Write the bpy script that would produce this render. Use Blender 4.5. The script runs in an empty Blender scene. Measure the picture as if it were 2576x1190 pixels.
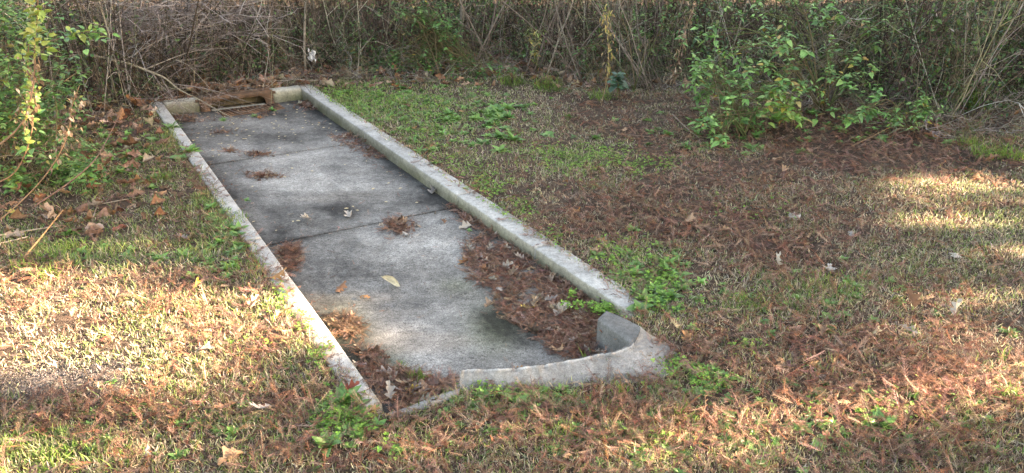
import bpy, math, random
import numpy as np
from math import radians, pi
random.seed(7)
rng = np.random.default_rng(11)
SC = bpy.context.scene
COL = SC.collection

# ------------------------------------------------------------------ camera, sky, sun, exposure
CAM_H = 1.75
FPX = 2034.0                      # focal length in picture units (picture 2576 x 1190)
TH = math.atan(879.0 / FPX)
cd = bpy.data.cameras.new('camera'); cam = bpy.data.objects.new('camera', cd); COL.objects.link(cam)
cam.location = (0, 0, CAM_H); cam.rotation_euler = (pi / 2 - TH, 0, 0)
cd.sensor_width = 36; cd.lens = 36 * FPX / 2576; cd.clip_end = 500; cd.clip_start = 0.05
SC.camera = cam
SUN_EL = radians(16); SUN_AZ = radians(86)          # azimuth clockwise from +Y: the sun stands to the right
SUN = np.array([math.cos(SUN_EL) * math.sin(SUN_AZ), math.cos(SUN_EL) * math.cos(SUN_AZ), math.sin(SUN_EL)])
w = bpy.data.worlds.new('World'); SC.world = w; w.use_nodes = True
nt = w.node_tree; bg = nt.nodes['Background']
sky = nt.nodes.new('ShaderNodeTexSky'); sky.sky_type = 'NISHITA'; sky.sun_disc = False
sky.sun_elevation = SUN_EL; sky.sun_rotation = SUN_AZ; sky.dust_density = 2.0; sky.ozone_density = 0.6
nt.links.new(sky.outputs[0], bg.inputs[0]); bg.inputs[1].default_value = 0.08
sd = bpy.data.lights.new('sun', 'SUN'); sd.energy = 5.0; sd.angle = radians(0.6); sd.color = (1.0, 0.91, 0.82)
so = bpy.data.objects.new('sun', sd); COL.objects.link(so)
so.rotation_euler = (pi / 2 - SUN_EL, 0, -SUN_AZ + pi)
so.location = (12, 0, 12)
SC.view_settings.view_transform = 'Standard'; SC.view_settings.look = 'None'
SC.view_settings.exposure = 3.85
SC.view_settings.use_white_balance = True; SC.view_settings.white_balance_temperature = 8900; SC.view_settings.white_balance_tint = 16; SC.view_settings.gamma = 1.0
SC.cycles.max_bounces = 5; SC.cycles.diffuse_bounces = 3; SC.cycles.transmission_bounces = 3
SC.cycles.transparent_max_bounces = 4; SC.cycles.sample_clamp_indirect = 6

# ------------------------------------------------------------------ survey helpers (picture point <-> place on the ground)
Fv = np.array([0, math.cos(TH), -math.sin(TH)]); Uv = np.array([0, math.sin(TH), math.cos(TH)])
def P(px, py, z=0.0):
    d = Fv * FPX + np.array([1, 0, 0]) * (px - 1288) + Uv * (595 - py)
    t = (z - CAM_H) / d[2]
    return np.array([d[0] * t, d[1] * t, z])
def Q(px, py, Y):
    d = Fv * FPX + np.array([1, 0, 0]) * (px - 1288) + Uv * (595 - py)
    t = Y / d[1]
    return np.array([d[0] * t, Y, CAM_H + d[2] * t])
def proj(p):
    v = np.asarray(p, float) - np.array([0, 0, CAM_H])
    dep = v @ Fv
    dep = np.where(np.abs(dep) < 1e-3, 1e-3, dep)
    x = 1288 + v[..., 0] / dep * FPX; y = 595 - (v @ Uv) / dep * FPX
    bad = dep < 0.05
    return np.where(bad, -9e3, x), np.where(bad, 9e3, y)
A0 = np.array([-3.055, 6.980]); DS = np.array([.49895, -.86663]); DN = np.array([.86663, .49895])
WID = 1.22
def C(s, n, z=0.0): 
    q = A0 + DS * s + DN * n
    return np.array([q[0], q[1], z])
def SNof(x, y):
    vx = x - A0[0]; vy = y - A0[1]
    return vx * DS[0] + vy * DS[1], vx * DN[0] + vy * DN[1]
def slab_z(s): return -0.10 + 0.004 * np.clip(s, 0, 5.3)

# ------------------------------------------------------------------ noise
def _h(ix, iy, seed):
    n = (ix.astype(np.int64) * 374761393 + iy.astype(np.int64) * 668265263 + seed * 982451653) & 0xFFFFFFFF
    n = ((n ^ (n >> 13)) * 1274126177) & 0xFFFFFFFF
    return ((n ^ (n >> 16)) & 0xFFFFFF) / float(0xFFFFFF)
def vn(x, y, seed=0):
    x = np.asarray(x, float); y = np.asarray(y, float)
    ix = np.floor(x); iy = np.floor(y); fx = x - ix; fy = y - iy
    fx = fx * fx * (3 - 2 * fx); fy = fy * fy * (3 - 2 * fy)
    a = _h(ix, iy, seed); b = _h(ix + 1, iy, seed); c = _h(ix, iy + 1, seed); d = _h(ix + 1, iy + 1, seed)
    return (a * (1 - fx) + b * fx) * (1 - fy) + (c * (1 - fx) + d * fx) * fy
def fbm(x, y, seed=0, o=4):
    t = 0; a = .5; s = 0
    for i in range(o):
        t = t + a * vn(np.asarray(x) * 2 ** i, np.asarray(y) * 2 ** i, seed + i); s += a; a *= .5
    return t / s
def sstep(a, b, x):
    t = np.clip((x - a) / (b - a), 0, 1); return t * t * (3 - 2 * t)
def blobs(px, py, L):
    """L = [(cx, cy, rx, ry, strength)] in picture units"""
    r = np.zeros(np.shape(px))
    for cx, cy, rx, ry, s in L:
        r = r + s * np.exp(-(((px - cx) / rx) ** 2 + ((py - cy) / ry) ** 2))
    return r
def in_poly(px, py, poly):
    c = np.zeros(np.shape(px), bool); j = len(poly) - 1
    for i in range(len(poly)):
        xi, yi = poly[i]; xj, yj = poly[j]
        if yi != yj:
            k = ((yi > py) != (yj > py)) & (px < (xj - xi) * (py - yi) / (yj - yi) + xi)
            c ^= k
        j = i
    return c
HOOK = dict(
 inner=[(.366,3.038),(.407,2.964),(.45,2.897),(.473,2.848),(.470,2.838),(.444,2.812),(.386,2.777),(.345,2.773),(.281,2.739),(.179,2.709),(.099,2.683),(-.02,2.661),(-.166,2.658),(-.2,2.643)],
 outer=[(.413,3.116),(.462,3.065),(.512,3.012),(.537,2.956),(.492,2.838),(.462,2.803),(.396,2.765),(.352,2.758),(.286,2.728),(.183,2.698),(.102,2.672),(-.018,2.650),(-.166,2.645),(-.2,2.634)],
 gnd=[(.43,3.14),(.50,3.09),(.56,3.04),(.605,2.974),(.642,2.90),(.640,2.80),(.602,2.735),(.522,2.675),(.378,2.660),(.222,2.640),(.13,2.622),(-.01,2.610),(-.165,2.606),(-.2,2.606)])
LOW_OUT = [(-.203,2.590),(-.31,2.515),(-.375,2.468),(-.435,2.43)]
# outline of the channel (middle of the curbs), as a world polygon
_rc = C(5.0, WID + .06); 
CHAN = [tuple(C(-.06, -.06)[:2]), tuple(C(-.06, .25)[:2]), tuple(C(-.24, .27)[:2]), tuple(C(-.24, .96)[:2]), tuple(C(-.06, .98)[:2]), tuple(C(-.06, WID + .06)[:2]), tuple(C(4.75, WID + .06)[:2]), tuple(C(5.08, WID + .05)[:2]),
        (.39,3.08), (.43,3.01), (.49,2.93), (.51,2.86), (.49,2.80), (.40,2.755), (.28,2.715), (.10,2.665), (-.19,2.635),
        (-.33,2.52), (-.43,2.45), (-.47,2.46), tuple(C(5.12, -.03)[:2])]
def in_chan(x, y): return in_poly(x, y, CHAN)
def seg_dist(x, y, poly):
    d = np.full(np.shape(x), 9e9)
    for i in range(len(poly)):
        ax, ay = poly[i]; bx, by = poly[(i + 1) % len(poly)]
        L2 = (bx - ax) ** 2 + (by - ay) ** 2
        t = np.clip(((x - ax) * (bx - ax) + (y - ay) * (by - ay)) / L2, 0, 1)
        d = np.minimum(d, (x - ax - t * (bx - ax)) ** 2 + (y - ay - t * (by - ay)) ** 2)
    return np.sqrt(d)
def chan_sd(x, y):
    d = seg_dist(x, y, CHAN); return np.where(in_chan(x, y), -d, d)
def gz(x, y, sd=None):
    """height of the lawn"""
    x = np.asarray(x, float); y = np.asarray(y, float)
    if sd is None: sd = chan_sd(x, y)
    h = (fbm(x * 1.3, y * 1.3, 3, 3) - .5) * .05 + (fbm(x * 9, y * 9, 5, 2) - .5) * .014
    h = h * sstep(.05, .6, sd) - .012 * (1 - sstep(.1, .7, sd))
    s, n = SNof(x, y)
    h = h + .016 * np.exp(-((n + .17) / .05) ** 2) * (s > -.1) * (s < 5.2)         # turf stands a little over the left curb
    h = h + .05 * np.exp(-((x + 1.9) / .35) ** 2 - ((y - 2.58) / .12) ** 2) * 0.4
    return h

# ------------------------------------------------------------------ mesh helpers
def tag(o, label=None, cat=None, group=None, kind=None):
    if label: o['label'] = label
    if cat: o['category'] = cat
    if group: o['group'] = group
    if kind: o['kind'] = kind
    return o
def link(name, me, mat, parent=None, smooth=False):
    o = bpy.data.objects.new(name, me); COL.objects.link(o)
    if mat is not None: me.materials.append(mat)
    if parent is not None: o.parent = parent
    if smooth: me.polygons.foreach_set('use_smooth', np.ones(len(me.polygons), bool))
    return o
def empty(name, loc=(0, 0, 0)):
    o = bpy.data.objects.new(name, None); COL.objects.link(o); o.location = loc; o.empty_display_size = .1; return o
def mesh_arr(name, V, loops, lens, col=None, smooth=False):
    me = bpy.data.meshes.new(name)
    V = np.asarray(V, np.float32); loops = np.asarray(loops, np.int32); lens = np.asarray(lens, np.int32)
    me.vertices.add(len(V)); me.vertices.foreach_set('co', V.ravel())
    me.loops.add(len(loops)); me.loops.foreach_set('vertex_index', loops)
    me.polygons.add(len(lens))
    st = np.concatenate([[0], np.cumsum(lens)[:-1]]).astype(np.int32)
    me.polygons.foreach_set('loop_start', st)
    me.polygons.foreach_set('loop_total', lens)
    if smooth: me.polygons.foreach_set('use_smooth', np.ones(len(lens), bool))
    if col is not None:
        a = me.color_attributes.new('Col', 'FLOAT_COLOR', 'POINT')
        c4 = np.ones((len(V), 4), np.float32); c4[:, :3] = col
        a.data.foreach_set('color', c4.ravel())
    me.update(calc_edges=True)
    return me
class Tmpl:
    def __init__(s, V, F, shade=None):
        s.V = np.array(V, float); s.loops = np.array([i for f in F for i in f], np.int64); s.lens = np.array([len(f) for f in F], np.int64)
        s.sh = np.ones(len(s.V)) if shade is None else np.array(shade, float)
class Batch:
    """many copies of small templates gathered into one mesh"""
    def __init__(s): s.V = []; s.L = []; s.N = []; s.C = []; s.n = 0
    def add(s, t, pos, R, sc, col):
        pos = np.asarray(pos, float); N = len(pos)
        if N == 0: return
        sc = np.asarray(sc, float)
        if sc.ndim == 1: sc = np.repeat(sc[:, None], 3, 1)
        v = t.V[None] * sc[:, None, :]
        v = np.einsum('nij,nkj->nki', R, v) + pos[:, None, :]
        k = len(t.V)
        s.V.append(v.reshape(-1, 3))
        s.L.append((t.loops[None] + (np.arange(N) * k)[:, None]).ravel() + s.n)
        s.N.append(np.tile(t.lens, N))
        s.C.append((np.asarray(col)[:, None, :] * t.sh[None, :, None]).reshape(-1, 3))
        s.n += N * k
    def raw(s, V, F, col):
        V = np.asarray(V, float); 
        s.V.append(V); s.L.append(np.array([i for f in F for i in f]) + s.n); s.N.append(np.array([len(f) for f in F]))
        c = np.asarray(col, float); s.C.append(np.repeat(c[None], len(V), 0) if c.ndim == 1 else c); s.n += len(V)
    def build(s, name, mat, parent=None, smooth=False, origin=None):
        V = np.concatenate(s.V)
        if origin is not None: V = V - np.asarray(origin)
        me = mesh_arr(name, V, np.concatenate(s.L), np.concatenate(s.N), np.clip(np.concatenate(s.C), 0, 1), smooth)
        o = link(name, me, mat, parent)
        if origin is not None and parent is None: o.location = origin
        return o
def rot(yaw, pitch=0, roll=0):
    yaw = np.asarray(yaw, float); pitch = np.zeros_like(yaw) + pitch; roll = np.zeros_like(yaw) + roll
    cy, sy, cp, sp, cr, sr = np.cos(yaw), np.sin(yaw), np.cos(pitch), np.sin(pitch), np.cos(roll), np.sin(roll)
    R = np.empty(yaw.shape + (3, 3))                      # Rz(yaw) Ry(-pitch) Rx(roll): +x lifts with pitch
    R[..., 0, 0] = cy * cp; R[..., 0, 1] = -cy * sp * sr - sy * cr; R[..., 0, 2] = -cy * sp * cr + sy * sr
    R[..., 1, 0] = sy * cp; R[..., 1, 1] = -sy * sp * sr + cy * cr; R[..., 1, 2] = -sy * sp * cr - cy * sr
    R[..., 2, 0] = sp;      R[..., 2, 1] = cp * sr;                  R[..., 2, 2] = cp * cr
    return R
def frame_tube(pts, rad, sides=5):
    pts = np.asarray(pts, float); n = len(pts); rad = np.zeros(n) + rad
    t = np.gradient(pts, axis=0); t /= np.linalg.norm(t, axis=1)[:, None] + 1e-9
    ref = np.array([0, 0, 1.]) if abs(t[0, 2]) < .8 else np.array([1., 0, 0])
    V = []; 
    for i in range(n):
        a = np.cross(t[i], ref); a /= np.linalg.norm(a) + 1e-9; b = np.cross(t[i], a)
        for k in range(sides):
            an = 2 * pi * k / sides
            V.append(pts[i] + rad[i] * (math.cos(an) * a + math.sin(an) * b))
    F = []
    for i in range(n - 1):
        for k in range(sides):
            k2 = (k + 1) % sides
            F.append((i * sides + k, i * sides + k2, (i + 1) * sides + k2, (i + 1) * sides + k))
    F.append(tuple(range(sides))[::-1]); F.append(tuple((n - 1) * sides + k for k in range(sides)))
    return np.array(V), F
def curve_pts(ctrl, n):
    """Catmull-Rom through control points"""
    c = np.asarray(ctrl, float); c = np.vstack([2 * c[0] - c[1], c, 2 * c[-1] - c[-2]]); out = []
    m = len(c) - 3
    for u in np.linspace(0, m - 1e-6, n):
        i = int(u); t = u - i; p0, p1, p2, p3 = c[i:i + 4]
        out.append(.5 * ((2 * p1) + (-p0 + p2) * t + (2 * p0 - 5 * p1 + 4 * p2 - p3) * t * t + (-p0 + 3 * p1 - 3 * p2 + p3) * t ** 3))
    return np.array(out)
def pick(cols, N, jit=.18, wts=None):
    c = np.array(cols, float); i = rng.choice(len(c), N, p=None if wts is None else np.array(wts) / sum(wts))
    r = c[i] * (1 + rng.normal(0, jit, (N, 1))) * (1 + rng.normal(0, jit * .3, (N, 3)))
    return np.clip(r, .004, .95)

# ------------------------------------------------------------------ materials
def newmat(name):
    m = bpy.data.materials.new(name); m.use_nodes = True; return m, m.node_tree, m.node_tree.nodes['Principled BSDF']
def vc_mat(name, rough=.65, trans=0.0, spec=.3, nscale=60, namt=.25):
    m, t, b = newmat(name)
    at = t.nodes.new('ShaderNodeAttribute'); at.attribute_name = 'Col'
    tc = t.nodes.new('ShaderNodeTexCoord'); no = t.nodes.new('ShaderNodeTexNoise'); no.inputs['Scale'].default_value = nscale
    t.links.new(tc.outputs['Object'], no.inputs['Vector'])
    mr = t.nodes.new('ShaderNodeMapRange'); mr.inputs['From Min'].default_value = .3; mr.inputs['From Max'].default_value = .7
    mr.inputs['To Min'].default_value = 1 - namt; mr.inputs['To Max'].default_value = 1 + namt
    t.links.new(no.outputs['Fac'], mr.inputs['Value'])
    vm = t.nodes.new('ShaderNodeVectorMath'); vm.operation = 'SCALE'
    t.links.new(at.outputs['Color'], vm.inputs[0]); t.links.new(mr.outputs[0], vm.inputs['Scale'])
    t.links.new(vm.outputs[0], b.inputs['Base Color'])
    b.inputs['Roughness'].default_value = rough; b.inputs['Specular IOR Level'].default_value = spec
    if trans > 0:
        tr = t.nodes.new('ShaderNodeBsdfTranslucent'); mx = t.nodes.new('ShaderNodeMixShader'); mx.inputs[0].default_value = trans
        t.links.new(vm.outputs[0], tr.inputs['Color'])
        t.links.new(b.outputs[0], mx.inputs[1]); t.links.new(tr.outputs[0], mx.inputs[2])
        t.links.new(mx.outputs[0], t.nodes['Material Output'].inputs['Surface'])
    return m
M_GRASS = vc_mat('grass_blades', .55, .4)
M_NEEDLE = vc_mat('dry_needles', .75, .3)
M_LEAF = vc_mat('green_leaf', .42, .25, .5, 90, .2)
M_DRY = vc_mat('dry_leaf', .7, .12, .25, 70, .3)
M_WOOD = vc_mat('twig_bark', .85, 0, .2, 40, .35)

def bump_chain(t, b, tc, specs, dist=.004):
    prev = None
    for sc, st in specs:
        n = t.nodes.new('ShaderNodeTexNoise'); n.inputs['Scale'].default_value = sc; n.inputs['Detail'].default_value = 6
        t.links.new(tc, n.inputs['Vector'])
        bp = t.nodes.new('ShaderNodeBump'); bp.inputs['Strength'].default_value = st; bp.inputs['Distance'].default_value = dist
        t.links.new(n.outputs['Fac'], bp.inputs['Height'])
        if prev: t.links.new(prev.outputs[0], bp.inputs['Normal'])
        prev = bp
    t.links.new(prev.outputs[0], b.inputs['Normal'])
def concrete(name, vcol=True, base=(.3, .3, .3), speck=.5, sspeck=220, rough=.85):
    m, t, b = newmat(name)
    tc = t.nodes.new('ShaderNodeTexCoord').outputs['Object']
    if vcol:
        at = t.nodes.new('ShaderNodeAttribute'); at.attribute_name = 'Col'; src = at.outputs['Color']
    else:
        rg = t.nodes.new('ShaderNodeRGB'); rg.outputs[0].default_value = (*base, 1); src = rg.outputs[0]
    cur = src
    for sc, lo, hi, amt, det in ((7, .3, .7, .18, 6), (45, .3, .7, .2, 5), (sspeck, .35, .65, speck, 3)):
        n = t.nodes.new('ShaderNodeTexNoise'); n.inputs['Scale'].default_value = sc; n.inputs['Detail'].default_value = det
        t.links.new(tc, n.inputs['Vector'])
        mr = t.nodes.new('ShaderNodeMapRange'); mr.inputs['From Min'].default_value = lo; mr.inputs['From Max'].default_value = hi
        mr.inputs['To Min'].default_value = 1 - amt; mr.inputs['To Max'].default_value = 1 + amt
        t.links.new(n.outputs['Fac'], mr.inputs['Value'])
        vm = t.nodes.new('ShaderNodeVectorMath'); vm.operation = 'SCALE'
        t.links.new(cur, vm.inputs[0]); t.links.new(mr.outputs[0], vm.inputs['Scale']); cur = vm.outputs[0]
    t.links.new(cur, b.inputs['Base Color'])
    b.inputs['Roughness'].default_value = rough; b.inputs['Specular IOR Level'].default_value = .25
    bump_chain(t, b, tc, ((40, .35), (260, .45)), .004)
    return m
M_SLAB = concrete('weathered_slab', speck=.42, sspeck=170)
M_CURB = concrete('curb_concrete', speck=.22, sspeck=200)

# ground
def ground_mat():
    m, t, b = newmat('lawn_soil')
    at = t.nodes.new('ShaderNodeAttribute'); at.attribute_name = 'Col'
    tc = t.nodes.new('ShaderNodeTexCoord').outputs['Object']; cur = at.outputs['Color']
    for sc, amt in ((30, .35), (190, .5)):
        n = t.nodes.new('ShaderNodeTexNoise'); n.inputs['Scale'].default_value = sc; n.inputs['Detail'].default_value = 5
        t.links.new(tc, n.inputs['Vector'])
        mr = t.nodes.new('ShaderNodeMapRange'); mr.inputs['From Min'].default_value = .35; mr.inputs['From Max'].default_value = .65
        mr.inputs['To Min'].default_value = 1 - amt; mr.inputs['To Max'].default_value = 1 + amt
        t.links.new(n.outputs['Fac'], mr.inputs['Value'])
        vm = t.nodes.new('ShaderNodeVectorMath'); vm.operation = 'SCALE'
        t.links.new(cur, vm.inputs[0]); t.links.new(mr.outputs[0], vm.inputs['Scale']); cur = vm.outputs[0]
    t.links.new(cur, b.inputs['Base Color']); b.inputs['Roughness'].default_value = .95; b.inputs['Specular IOR Level'].default_value = .1
    bump_chain(t, b, tc, ((50, .8), (230, .8)), .01)
    return m

# ------------------------------------------------------------------ ground sheet
SAND = [(150, 955, 130, 34, .75), (40, 990, 110, 24, .45), (260, 925, 80, 16, .45)]
xs = np.concatenate([[-250, -90, -40, -20], np.arange(-10, -4.2, .2), np.arange(-4.2, 4.2, .035), np.arange(4.2, 10, .15), [14, 20, 40, 90, 250]])
ys = np.concatenate([[-250, -90, -30, -10, -4, -1, .5], np.arange(1.4, 7.6, .035), np.arange(7.6, 14, .15), [16, 20, 30, 60, 120, 300]])
GX, GY = np.meshgrid(xs, ys); nx, ny = len(xs), len(ys)
sdv = chan_sd(GX, GY)
GZ = gz(GX, GY, sdv)
far = sstep(0, 4, np.maximum(np.abs(GX) - 12, GY - 14))
GZ = GZ * (1 - far)
GZ = np.where(sdv < 0, -.30, GZ)
gp, gq = proj(np.stack([GX, GY, GZ], -1))
sand = np.clip(blobs(gp, gq, SAND) * (.2 + 1.5 * (fbm(GX * 10, GY * 10, 9, 4) - .2)), 0, 1)
nz = fbm(GX * 5, GY * 5, 21, 4)[..., None]
gc = np.array([.085, .060, .045]) * (.6 + .8 * nz) * (1 - sand[..., None]) + np.array([.21, .19, .175]) * (.6 + .8 * nz) * sand[..., None]
idx = np.arange(nx * ny).reshape(ny, nx)
quads = np.stack([idx[:-1, :-1], idx[:-1, 1:], idx[1:, 1:], idx[1:, :-1]], -1).reshape(-1, 4)
me = mesh_arr('ground', np.stack([GX, GY, GZ], -1).reshape(-1, 3), quads.ravel(), np.full(len(quads), 4), gc.reshape(-1, 3), True)
tag(link('ground', me, ground_mat()), kind='structure', label='brown soil and mown turf around the concrete channel')

# ------------------------------------------------------------------ the concrete channel
chan = empty('concrete_channel', tuple(C(0, 0, -.1)))
tag(chan, 'long sunken concrete channel with two straight low curbs, stained slab floor and leaf litter', 'drainage channel')
CH0 = C(0, 0, -.1)
JOINT = [0.0, 1.655, 3.315, 5.25]
def slab_color(x, y, s, n):
    px, py = proj(np.stack([x, y, slab_z(s)], -1))
    big = fbm(s * 1.7, n * 2.6, 31, 5); mid = fbm(s * 6 + 9, n * 9, 37, 4); fine = fbm(s * 26, n * 34, 41, 4)
    streak = fbm(px / 75, py / 9, 47, 4)
    blotch = sstep(.40, .60, fbm(s * 2.3 + 5, n * 3.4, 61, 5))
    v = .49 + (big - .5) * .62 + (mid - .5) * .35 + (fine - .5) * .28 + (streak - .5) * .22 + (blotch - .5) * .14
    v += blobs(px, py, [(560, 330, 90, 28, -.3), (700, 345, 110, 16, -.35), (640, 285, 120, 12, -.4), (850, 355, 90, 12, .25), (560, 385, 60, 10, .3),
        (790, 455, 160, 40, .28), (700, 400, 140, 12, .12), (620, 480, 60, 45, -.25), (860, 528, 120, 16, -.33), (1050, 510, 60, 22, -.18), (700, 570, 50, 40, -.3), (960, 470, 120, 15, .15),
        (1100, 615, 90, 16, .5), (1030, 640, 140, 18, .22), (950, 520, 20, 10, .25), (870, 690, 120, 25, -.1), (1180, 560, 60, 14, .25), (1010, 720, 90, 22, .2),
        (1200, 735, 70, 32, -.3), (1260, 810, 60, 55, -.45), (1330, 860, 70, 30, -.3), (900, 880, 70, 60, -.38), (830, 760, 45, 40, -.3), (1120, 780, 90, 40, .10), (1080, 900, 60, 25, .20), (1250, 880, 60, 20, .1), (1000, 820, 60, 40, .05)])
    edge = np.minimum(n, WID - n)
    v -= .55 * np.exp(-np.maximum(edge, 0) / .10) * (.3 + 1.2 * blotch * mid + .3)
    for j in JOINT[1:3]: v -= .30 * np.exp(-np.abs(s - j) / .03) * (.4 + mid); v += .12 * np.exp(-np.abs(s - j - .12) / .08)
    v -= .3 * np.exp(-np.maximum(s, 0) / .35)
    v = np.clip(v, 0, 1.15)[..., None]
    dark = np.array([.040, .038, .036]); light = np.array([.345, .335, .315])
    c = dark * (1 - v) + light * v
    moss = np.clip(blobs(px, py, [(1250, 820, 70, 60, .7), (860, 830, 60, 60, .8), (950, 910, 60, 30, .6), (1150, 720, 50, 20, .4)]), 0, 1)[..., None]
    grit = (vn(s * 190, n * 190, 55) - .5) * .5 + (vn(s * 90, n * 90, 56) - .5) * .35
    pits = (vn(s * 130, n * 130, 57) > .86)[..., None]
    c = c * (1 + grit[..., None] * .65) * np.where(pits, .55, 1)
    return c * (1 - moss * np.array([.22, .10, .45]))
for k in range(3):
    s0, s1 = JOINT[k] + (.007 if k else -.02), JOINT[k + 1] - .007
    S, N = np.meshgrid(np.arange(s0, s1 + 1e-6, (s1 - s0) / 330), np.linspace(-.02, WID + .02, 240), indexing='ij')
    # the last panel widens to meet the hooked curb
    if k == 2:
        wmax = WID + .02 + sstep(4.6, 5.25, S) * .0
        N = N * wmax / (WID + .02)
    X = A0[0] + DS[0] * S + DN[0] * N; Y = A0[1] + DS[1] * S + DN[1] * N
    Z = slab_z(S) + (fbm(S * 3, N * 3, 51, 3) - .5) * .008
    Z = Z - .02 * np.exp(-((S - .18) / .12) ** 2 - ((N - .67) / .25) ** 4) * (k == 0)
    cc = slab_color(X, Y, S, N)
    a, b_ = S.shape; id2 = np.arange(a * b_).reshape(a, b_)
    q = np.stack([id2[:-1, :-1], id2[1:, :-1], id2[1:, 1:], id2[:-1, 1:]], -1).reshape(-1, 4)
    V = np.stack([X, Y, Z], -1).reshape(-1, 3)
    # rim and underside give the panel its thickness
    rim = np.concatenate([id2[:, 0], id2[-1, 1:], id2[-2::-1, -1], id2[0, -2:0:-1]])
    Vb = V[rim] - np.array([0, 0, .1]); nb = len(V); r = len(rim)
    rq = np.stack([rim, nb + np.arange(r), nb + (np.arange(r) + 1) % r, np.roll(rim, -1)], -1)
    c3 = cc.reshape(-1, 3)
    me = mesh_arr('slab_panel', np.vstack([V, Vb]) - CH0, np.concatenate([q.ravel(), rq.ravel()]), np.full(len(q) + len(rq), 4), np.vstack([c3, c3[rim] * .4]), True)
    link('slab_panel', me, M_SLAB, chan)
# mouth of the channel: a curved apron panel under the litter, between slab end and the hooked curb
ap = [tuple(C(5.2, -.02)[:2]), (-.44, 2.45), (-.33, 2.52), (-.2, 2.63), (0, 2.66), (.2, 2.70), (.40, 2.77), (.48, 2.85), (.45, 2.95), (.40, 3.04), (.48, 3.15), tuple(C(5.0, WID + .04)[:2]), tuple(C(4.7, WID)[:2]), tuple(C(5.1, .6)[:2])]
bt = Batch(); 
cx, cy_ = np.mean(ap, axis=0); R_ = 14; V = [(cx, cy_, -.086)]; F = []
for i, (x, y) in enumerate(ap):
    for r in range(1, R_ + 1):
        V.append((cx + (x - cx) * r / R_, cy_ + (y - cy_) * r / R_, -.086))
n_ = len(ap)
for i in range(n_):
    j = (i + 1) % n_
    F.append((0, 1 + i * R_, 1 + j * R_))
    for r in range(R_ - 1):
        F.append((1 + i * R_ + r, 1 + i * R_ + r + 1, 1 + j * R_ + r + 1, 1 + j * R_ + r))
V = np.array(V); s_, n2 = SNof(V[:, 0], V[:, 1])
V[:, 2] = slab_z(s_) - .005
bt.raw(V - CH0, F, slab_color(V[:, 0], V[:, 1], s_, np.clip(n2, .25, .9)))
bt.build('apron', M_SLAB, chan)

def curb_color(x, y, z, seed, lo=.34, top_z=0.0, tint=(1, .99, .95)):
    g = lo * (.80 + .40 * fbm(x * 6, y * 6, seed, 5)) * (.85 + .3 * fbm(x * 60, y * 60 + z * 60, seed + 3, 3))
    low = np.clip((top_z - .006 - z) / .07, 0, 1)
    g = g * (1.12 - .22 * (z < top_z - .0075)) * (1 - .45 * low)  # top lightened, face darkened: shading painted in along with the weathering
    c = g[..., None] * np.array(tint)
    stain = np.clip(low * (.4 + 1.0 * fbm(x * 9, y * 9, seed + 7, 3)) - .25, 0, 1)[..., None]
    return c * (1 - stain * np.array([.40, .36, .58])) * np.where((z < top_z - .0075)[..., None], np.array([1, .96, .84]), 1)
def sweep(name, path, prof, parent, seed, amp=.0018, lo=.34, origin=CH0, step=.02, zf=None, tint=(1, .98, .93), chips=0.0):
    """prof(u) -> list of (offset along side, z); path = (p0, p1, side vector)"""
    p0, p1, side = path; p0 = np.asarray(p0, float); p1 = np.asarray(p1, float); L = np.linalg.norm(p1 - p0)
    m = max(3, int(L / step)); us = np.linspace(0, 1, m)
    pr = np.array(prof); k = len(pr)
    V = np.zeros((m, k, 3))
    for i, u in enumerate(us):
        b = p0 + (p1 - p0) * u
        V[i, :, :2] = b[:2] + pr[:, :1] * np.asarray(side)[:2]
        V[i, :, 2] = b[2] + pr[:, 1] + (zf(u) if zf else 0)
    jx = (fbm(V[..., 0] * 22, V[..., 1] * 22 + V[..., 2] * 30, seed, 3) - .5) * 2 * amp
    V[..., 2] += jx
    V[..., :2] += (jx * .7)[..., None] * np.asarray(side)[:2]
    if chips:
        e = (vn(V[..., 0] * 35, V[..., 1] * 35, seed + 2) > .72) * chips
        topmask = (pr[:, 1] > -.012)[None, :]
        V[..., 2] -= e * topmask * np.where((pr[:, 0] < pr[:, 0].min() + .03) | (pr[:, 0] > pr[:, 0].max() - .03), 1, 0)[None, :]
    col = curb_color(V[..., 0], V[..., 1], V[..., 2], seed, lo, p0[2], tint)
    F = []
    for i in range(m - 1):
        for j in range(k - 1):
            F.append((i * k + j, (i + 1) * k + j, (i + 1) * k + j + 1, i * k + j + 1))
    F.append(tuple(range(k))); F.append(tuple((m - 1) * k + j for j in range(k))[::-1])
    b = Batch(); b.raw(V.reshape(-1, 3) - origin, F, col.reshape(-1, 3))
    return b.build(name, M_CURB, parent)
def curb_prof(t, depth=.24):
    r = .010
    return [(-.006, -depth), (-.006, -.10), (-.002, -.05), (0, -r), (.003, -.003), (r, 0), (t * .35, .001), (t * .7, .001), (t - r, 0), (t - .002, -.004), (t, -r), (t, -depth)]
# right curb in four lengths with open joints, sinking into the turf at the near end
DN3 = np.array([DN[0], DN[1], 0])
def curb_run(n0, side, t, cuts, lo, seed, zf, chips, end_taper=None):
    for k in range(len(cuts) - 1):
        a, b = cuts[k] + (.007 if k else 0), cuts[k + 1] - .007
        f = lambda u, a=a, b=b: zf(a + (b - a) * u)
        sweep('side_curb', (C(a, n0), C(b, n0), side), curb_prof(t), chan, seed + k, .0012, lo, zf=f, chips=chips)
curb_run(WID, DN3, .135, [-.14, 1.69, 3.33, 4.25, 5.15], .33, 60, lambda s: -.003 - .03 * sstep(4.95, 5.18, s), .003)
curb_run(0.0, -DN3, .095, [-.14, 1.7, 3.40, 5.16], .33, 70, lambda s: -.002 - .006 * sstep(4.6, 5.2, s), .0015)
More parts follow.
